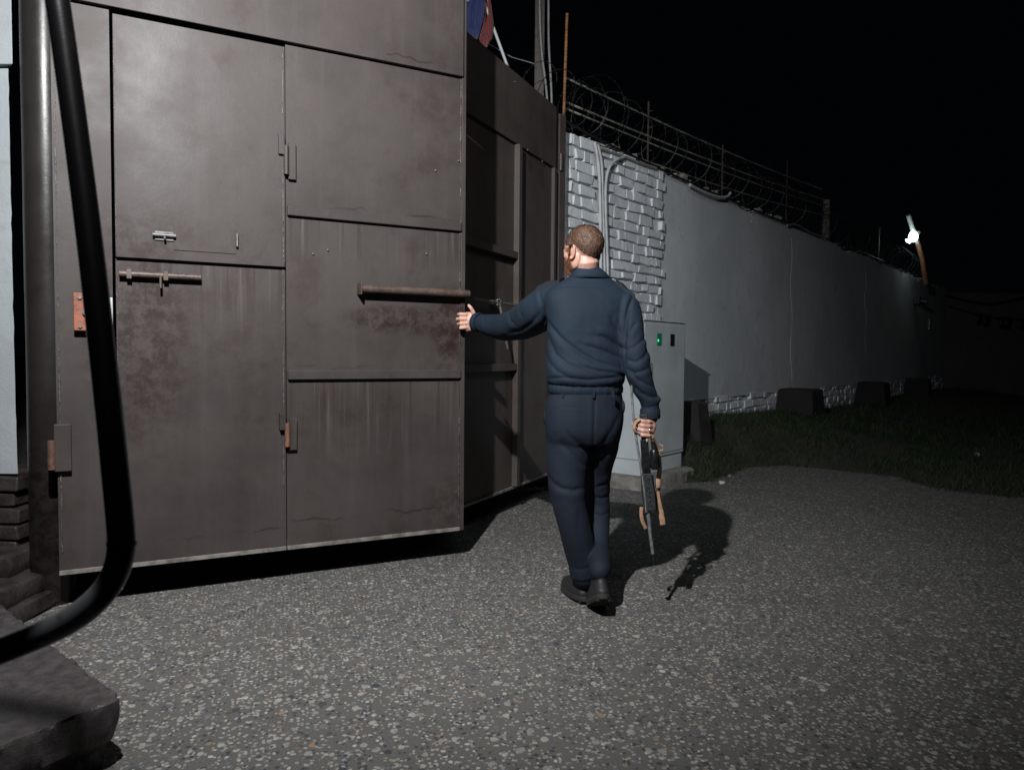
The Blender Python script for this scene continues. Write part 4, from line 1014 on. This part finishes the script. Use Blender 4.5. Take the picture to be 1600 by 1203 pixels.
# --- body: one continuous surface, head to feet, hands with fingers
bm_ = MB()
bm_.rings([ring_px(a, b, c, d, e) for a, b, c, d, e in ((866, 964, 640, 3.43, .10), (872, 960, 600, 3.43, .095), (872, 960, 560, 3.44, .09), (868, 964, 520, 3.45, .10), (864, 970, 480, 3.46, .10), (872, 965, 462, 3.465, .085), (888, 950, 447, 3.475, .07), (898, 938, 436, 3.475, .055))])
limb(bm_, [(872, 470, 3.52, 12), (843, 486, 3.60, 14), (803, 506, 3.82, 12), (766, 506, 4.01, 9), (746, 504, 4.08, 7.6), (735, 503, 4.085, 8.5)], 16)
limb(bm_, [(968, 475, 3.45, 12), (986, 515, 3.39, 13), (996, 570, 3.35, 12), (1012, 625, 3.34, 9.5), (1016, 652, 3.345, 9), (1015, 658, 3.34, 9)], 16)
limb(bm_, [(888, 650, 3.42, 24), (887, 730, 3.40, 18), (890, 795, 3.38, 14), (904, 850, 3.40, 13), (911, 905, 3.43, 8), (911, 926, 3.43, 7)], 16)
limb(bm_, [(943, 650, 3.43, 22), (936, 730, 3.50, 13), (936, 795, 3.54, 10.5), (936, 855, 3.43, 9), (937, 890, 3.34, 8), (937, 905, 3.29, 6)], 16)
# neck and head
HC = P(911, 392, 3.46)
yaw = R(37)
Fv = Vector((-math.sin(yaw), math.cos(yaw), -.03)).normalized(); Sv = Vector((Fv.y, -Fv.x, 0)).normalized(); Uv = Sv.cross(Fv)   # face direction, his right side, up
HR = Matrix((Sv, Fv, Uv)).transposed()
hl_ = lambda x_, y_, z_: HC+HR @ Vector((x_, y_, z_))
bm_.tube([P(917, 446, 3.475), P(916, 425, 3.47), hl_(0, -.02, -.055), hl_(0, -.01, -.01)], [.066, .0625, .060, .05], 24)
hb = lambda c, r_, rot=None: bm_.ball(hl_(*c), r_, HR if rot is None else HR @ rot, 24, 16)
hb((0, -.014, .030), (.0755, .094, .082)); hb((0, .035, .015), (.064, .062, .066)); hb((0, .030, -.045), (.060, .064, .062)); hb((0, .050, -.082), (.046, .045, .034))
hb((0, .072, -.090), (.024, .020, .018)); hb((0, .082, .030), (.042, .014, .011))
bm_.tube([hl_(0, .093, .022), hl_(0, .099, .000), hl_(0, .108, -.022), hl_(0, .096, -.030)], [.007, .007, .009, .008], 12)
hb((.011, .096, -.026), (.007, .008, .007)); hb((-.011, .096, -.026), (.007, .008, .007))
hb((0, .094, -.049), (.024, .010, .006)); hb((0, .093, -.061), (.021, .010, .0065))
for sx in (1, -1):
    hb((sx*.040, .058, -.018), (.022, .022, .022)); hb((sx*.033, .083, .008), (.013, .010, .009))
    hb((sx*.056, .0, -.045), (.016, .04, .045), Matrix.Rotation(.0, 3, 'Z'))
    ec = Vector((sx*.0745, -.010, -.012)); pts = []
    for i in range(15):
        a_ = R(-100+i*20); pts.append(hl_(ec.x+sx*(.006+.008*(math.cos(a_) < 0)), ec.y-.019*math.cos(a_)*1, ec.z+.033*math.sin(a_)+(.004 if math.sin(a_) > 0 else 0)))
    bm_.tube(pts, [.0035]+[.0048]*13+[.0055], 8)
    bm_.ball(hl_(ec.x-sx*.003, ec.y, ec.z), (.007, .017, .029), HR, 12, 8); bm_.ball(hl_(ec.x+sx*.001, ec.y+.008, ec.z-.028), (.006, .009, .010), HR, 10, 7)
# left hand: palm beside the leaf edge, four fingers over its front, thumb up
def finger(pts, r0, r1):
    n_ = len(pts); bm_.tube(pts, [r0+(r1-r0)*i/(n_-1) for i in range(n_)], 12); bm_.ball(pts[-1], r1*1.0, None, 10, 7); bm_.ball(pts[0], r0, None, 10, 7)
    for i in range(1, n_-1): bm_.ball(pts[i], (r0+(r1-r0)*i/(n_-1))*1.07, None, 10, 7)
ledge = o1+d1*(uE+.027)            # outer corner of the leaf edge
fy = ledge.y-.012                   # in front of the sheet
pal = P(738, 501, 4.085)
rg = []
for (x_, hh, th, Y) in ((748, 9.5, .016, 4.085), (742, 12, .018, 4.083), (735, 15, .018, 4.083), (728, 15.5, .014, 4.082)):
    c = P(x_, 502.5, Y); r_ = []
    for i in range(18):
        t = 2*math.pi*i/18; r_.append(c+Vector((0, math.cos(t)*th, math.sin(t)*px_r(hh, Y))))
    rg.append(r_)
bm_.rings(rg)
for (y0, y1, xt, r0) in ((491.5, 491, 716.5, .0118), (498.5, 498.5, 714.5, .0120), (505.5, 505.8, 716, .0114), (512, 512.6, 719, .0104)):
    finger([P(733, y0+.3, 4.085), P(727, y0, 4.070), P(719.5, y1, 4.072), P(xt, y1+.4, 4.094)], r0, r0*.82)
finger([P(742, 495, 4.08), P(739, 487, 4.07), P(735.5, 481, 4.065), P(732.5, 477.5, 4.07)], .0125, .0088)
# right hand: fist round the pistol grip
gx = lambda x_, y_, Y: P(x_, y_, Y)
bm_.ball(gx(1015, 667, 3.335), (.030, .026, .042), Matrix.Rotation(.15, 3, 'Y'), 18, 12); bm_.ball(gx(1013, 658, 3.335), (.026, .024, .026))
for (y0, y1, xt, r0) in ((659, 656.5, 995, .0102), (666, 663.5, 993.5, .0104), (673.5, 671, 994, .0099), (680.5, 679, 998, .0088)):
    finger([gx(1020, y0+1, 3.325), gx(1014, y0, 3.303), gx(1005, (y0+y1)/2+.5, 3.297), gx(xt+4, y1, 3.302), gx(xt+2, y1+.5, 3.325)], r0, r0*.86)
finger([gx(1012, 655, 3.355), gx(1002, 655, 3.372), gx(994, 660, 3.372), gx(989, 663, 3.36)], .0115, .0085)
finger([gx(1012, 682, 3.31), gx(1010, 689, 3.31), gx(1007, 694, 3.315)], .0082, .0072)
bme = remesh(bm_, .0036, 2, .45)
bo = parent_keep(link('body', bme, M['skin'], None, smooth='all'))
# eyes
for sx in (1, -1):
    k = NT('eye_white', .2); k.b.inputs['Base Color'].default_value = (.6, .56, .52, 1)
    e_ = parent_keep(MB().ball(hl_(sx*.031, .083, .001), .0115, None, 16, 10).build('eye', k.m, None, smooth='all'))
# ring on the finger
q = gx(1014.5, 672.5, 3.293); rgm = MB(); c = gx(1014, 672.8, 3.303); pts = [c+Vector((0, math.cos(a_)*.0115, math.sin(a_)*.0115)) for a_ in [2*math.pi*i/16 for i in range(17)]]
rgm.tube(pts, .002, 6); rgm.ball(q, (.003, .002, .003)); k = NT('silver', .18, 1); k.b.inputs['Base Color'].default_value = (.8, .8, .78, 1); parent_keep(rgm.build('ring', k.m, None, smooth='all'))

# hair: a cap over the cranium, cut to the hairline, plus fine strands
def hair_ok(l):      # l in head space
    x_, y_, z_ = l
    if y_ > .055: return z_ > .055+(y_-.055)*.25 and y_ < .088-.35*abs(x_)
    if y_ > .012: return z_ > .018+.2*(y_-.012)           # temple, forward of the ear
    if y_ > -.03: return z_ > .014  # above the ear
    return z_ > .004+.75*(y_+.03)+.003*math.sin(x_*160) if y_ > -.085 else z_ > -.037
def cap(name, test, mat, grow, amp, centre, rad, strands, slen, scull):
    import mathutils
    src = get_co(bme); no = get_no(bme)
    HRi = HR.transposed(); L_ = (src-np.array(HC)) @ np.array(HRi).T
    sel = (np.abs(L_) < .16).all(1)
    idx = [i for i in np.nonzero(sel)[0] if test(L_[i])]
    iset = set(idx); mp = {}; V = []; F = []
    for p in bme.polygons:
        vs_ = list(p.vertices)
        if all(v_ in iset for v_ in vs_):
            for v_ in vs_:
                if v_ not in mp:
                    mp[v_] = len(V); g_ = grow*(.75+amp*noise.noise(Vector(L_[v_]*150))+.4*noise.noise(Vector(L_[v_]*30))); V.append(Vector(src[v_])+Vector(no[v_])*g_)
            F.append(tuple(mp[v_] for v_ in vs_))
    # close the rim by tucking border vertices under the skin
    cnt = {}
    for f in F:
        for a_, b_ in zip(f, f[1:]+f[:1]): cnt[tuple(sorted((a_, b_)))] = cnt.get(tuple(sorted((a_, b_))), 0)+1
    rim = {i for e_, c_ in cnt.items() if c_ == 1 for i in e_}; inv = {b_: a_ for a_, b_ in mp.items()}
    for i in rim: V[i] = Vector(src[inv[i]])-Vector(no[inv[i]])*.001
    keys = [i for i in mp if mp[i] not in rim]
    for _ in range(strands):
        i = random.choice(keys); p = Vector(src[i])+Vector((random.uniform(-.002, .002) for _ in range(3))); nn = Vector(no[i])
        fl_ = (HR @ Vector((0, scull[0], scull[1]))); fl_ = fl_-nn*fl_.dot(nn); d_ = (nn*.55+fl_+Vector((random.uniform(-.4, .4) for _ in range(3)))).normalized()
        w_ = nn.cross(d_).normalized()*.0006; n0 = len(V); ln = slen*random.uniform(.6, 1.3)
        V += [p-w_+nn*grow*.5, p+w_+nn*grow*.5, p+d_*ln+nn*grow*.4]; F.append((n0, n0+1, n0+2))
    me_ = bpy.data.meshes.new(name); me_.from_pydata([tuple(v_) for v_ in V], [], F); me_.update()
    parent_keep(link(name, me_, mat, None, smooth='all'))
cap('hair', hair_ok, M['hair'], .0055, .5, None, None, 9000, .010, (-.3, -.8))
def beard_ok(l):
    x_, y_, z_ = l
    if z_ < -.135 or y_ < -.001: return False
    if z_ > .012: return False
    if y_ < .022: return z_ > -.09
    if abs(x_) < .026 and -.068 < z_ < -.042 and y_ > .07: return False
    return z_ < -.034-.3*max(0, .05-y_)*0+ (.0 if y_ > .03 else .04)
cap('beard', beard_ok, M['beard'], .004, .6, None, None, 5000, .012, (.2, -.9))

# ------------------------------------------------------------------ the rifle
rf = empty('rifle', P(1010, 745, 3.31), label='black rifle with a tan sling hanging muzzle down from the man\'s right hand', cat='rifle'); ro_ = Vector(rf.location)
M['gun'] = plain('blued_steel', (.022, .022, .024), .35, .5, sc=40, bump=.05); M['gun_poly'] = plain('black_polymer', (.028, .03, .033), .5, sc=60, bump=.1)
M['gun_bar'] = plain('worn_barrel_steel', (.2, .21, .22), .42, .3, sc=50, bump=.05); M['strap'] = plain('tan_strap', (.36, .21, .13), .8, var=.3, sc=60, bump=.5)
YG = 3.315
def gp_(x_, y_, Y=YG): return P(x_, y_, Y)-ro_
def slab(corners, Yc, th, name, mat, parent, bevel=.003):
    a_ = [gp_(x_, y_, Yc-th/2) for x_, y_ in corners]; b_ = [gp_(x_, y_, Yc-th/2)+Vector((0, th, 0)) for x_, y_ in corners]
    return MB().rings([a_, b_]).build(name, mat, parent, bevel=bevel)
slab([(1002, 688), (1009, 686), (1014, 700), (1017.5, 742), (1005, 742)], YG, .03, 'receiver', M['gun'], rf)
hg = slab([(1003.5, 740), (1018, 740), (1023.5, 770), (1026, 797), (1009, 800), (1004, 772)], YG, .036, 'handguard', M['gun_poly'], rf, .005)
for i in range(7):
    q = gp_(1013.2+i*.65, 749+i*7.0, YG-.0185); MB().tube([q, q+Vector((0, .003, 0))], .0046, 10).build('vent_hole', M['cable_black'], hg)
mb = MB(); mb.tube([gp_(1018.5, 742, YG), gp_(1022, 770, YG+.004), gp_(1026, 797, YG)], .0062, 10); mb.build('lower_rib', M['gun'], hg, smooth=True)
slab([(1001, 655), (1011, 654), (1014, 700), (1004, 700)], YG+.012, .026, 'pistol_grip', M['gun_poly'], rf, .005)
slab([(1000.5, 648), (1012, 647), (1012.5, 658), (1001.5, 659)], YG+.006, .034, 'grip_cap', M['gun_poly'], rf, .004)
mg = MB(); a_ = gp_(1022, 702, YG); b_ = gp_(1024, 733, YG); mg.tube([a_, a_.lerp(b_, .1), a_.lerp(b_, .9), b_], [.014, .021, .022, .016], 16); mg.tube([gp_(1020, 690), gp_(1022, 704)], .011, 10); mg.build('scope', M['gun'], rf, smooth=True)
mb = MB(); mb.tube([gp_(986.5, 602), gp_(987.6, 624), gp_(989.5, 650), gp_(994, 684), gp_(998.5, 712), gp_(1003, 742)], .0062, 10); mb.build('stock_strut', M['gun_bar'], rf, smooth=True)
mb = MB(); mb.tube([gp_(990.5, 657), gp_(1002, 656, YG+.01)], .008, 8); mb.build('strut_hinge', M['gun'], rf, smooth=True)
mb = MB(); mb.tube([gp_(1003.8, 742, YG-.012), gp_(1007, 772, YG-.014), gp_(1010, 800, YG-.012)], .0055, 10); mb.build('gas_tube', M['gun_bar'], rf, smooth=True)
mb = MB(); mb.tube([gp_(1012, 796), gp_(1015.5, 830), gp_(1020.5, 868)], [.0095, .008, .0078], 14); mb.build('barrel', M['gun_bar'], rf, smooth=True)
mb = MB(); mb.tube([gp_(1020.2, 865), gp_(1022.3, 881)], [.0095, .0098], 14); mb.build('muzzle_brake', M['gun'], rf, smooth=True)
mb = MB(); mb.tube([gp_(1016, 868), gp_(1020.5, 869)], .005, 8); mb.tube([gp_(1015.6, 872), gp_(1016, 864)], .005, 8); mb.build('front_sight', M['gun'], rf, smooth=True)
def strap(pts, wd, name, parent):
    mb = MB(); p = smooth_path([gp_(*q) for q in pts], 2); mb.tube(p, [(wd, .0022)]*len(p), 10, a=(1, 0, .2)); o_ = mb.build(name, M['strap'], parent, smooth='all'); return o_
sl_ = strap([(1019, 683, 3.31), (1023, 695, 3.335), (1029, 712, 3.35), (1031, 730, 3.35), (1029, 748, 3.345), (1027, 762, 3.34)], .0105, 'sling', rf)
strap([(1026, 768, 3.34), (1029, 786, 3.335), (1034, 806, 3.33), (1036, 820, 3.33)], .013, 'sling_end', rf)
mb = MB(); mb.tube([gp_(1029, 748, 3.35), gp_(1030, 770, 3.352), gp_(1034, 790, 3.35)], [(.006, .002)]*3, 8, a=(1, 0, 0)); mb.build('sling_cord', rust('brown_leather', (.13, .05, .03), .6), rf)
strap([(1002.5, 792, 3.30), (1001.5, 803, 3.297), (1004, 815, 3.297), (1009, 826, 3.305)], .0085, 'sling_loop', rf)
strap([(1000, 655, 3.295), (994, 658, 3.29), (990.5, 665, 3.29), (991, 674, 3.295), (999, 679, 3.30)], .0085, 'sling_wrap', rf)
mb = MB(); mb.tube([gp_(1030, 694, 3.345), gp_(1036, 697, 3.34), gp_(1036, 703, 3.34), gp_(1029, 705, 3.345)], .0035, 8); mb.build('buckle', M['strap'], rf, smooth=True)
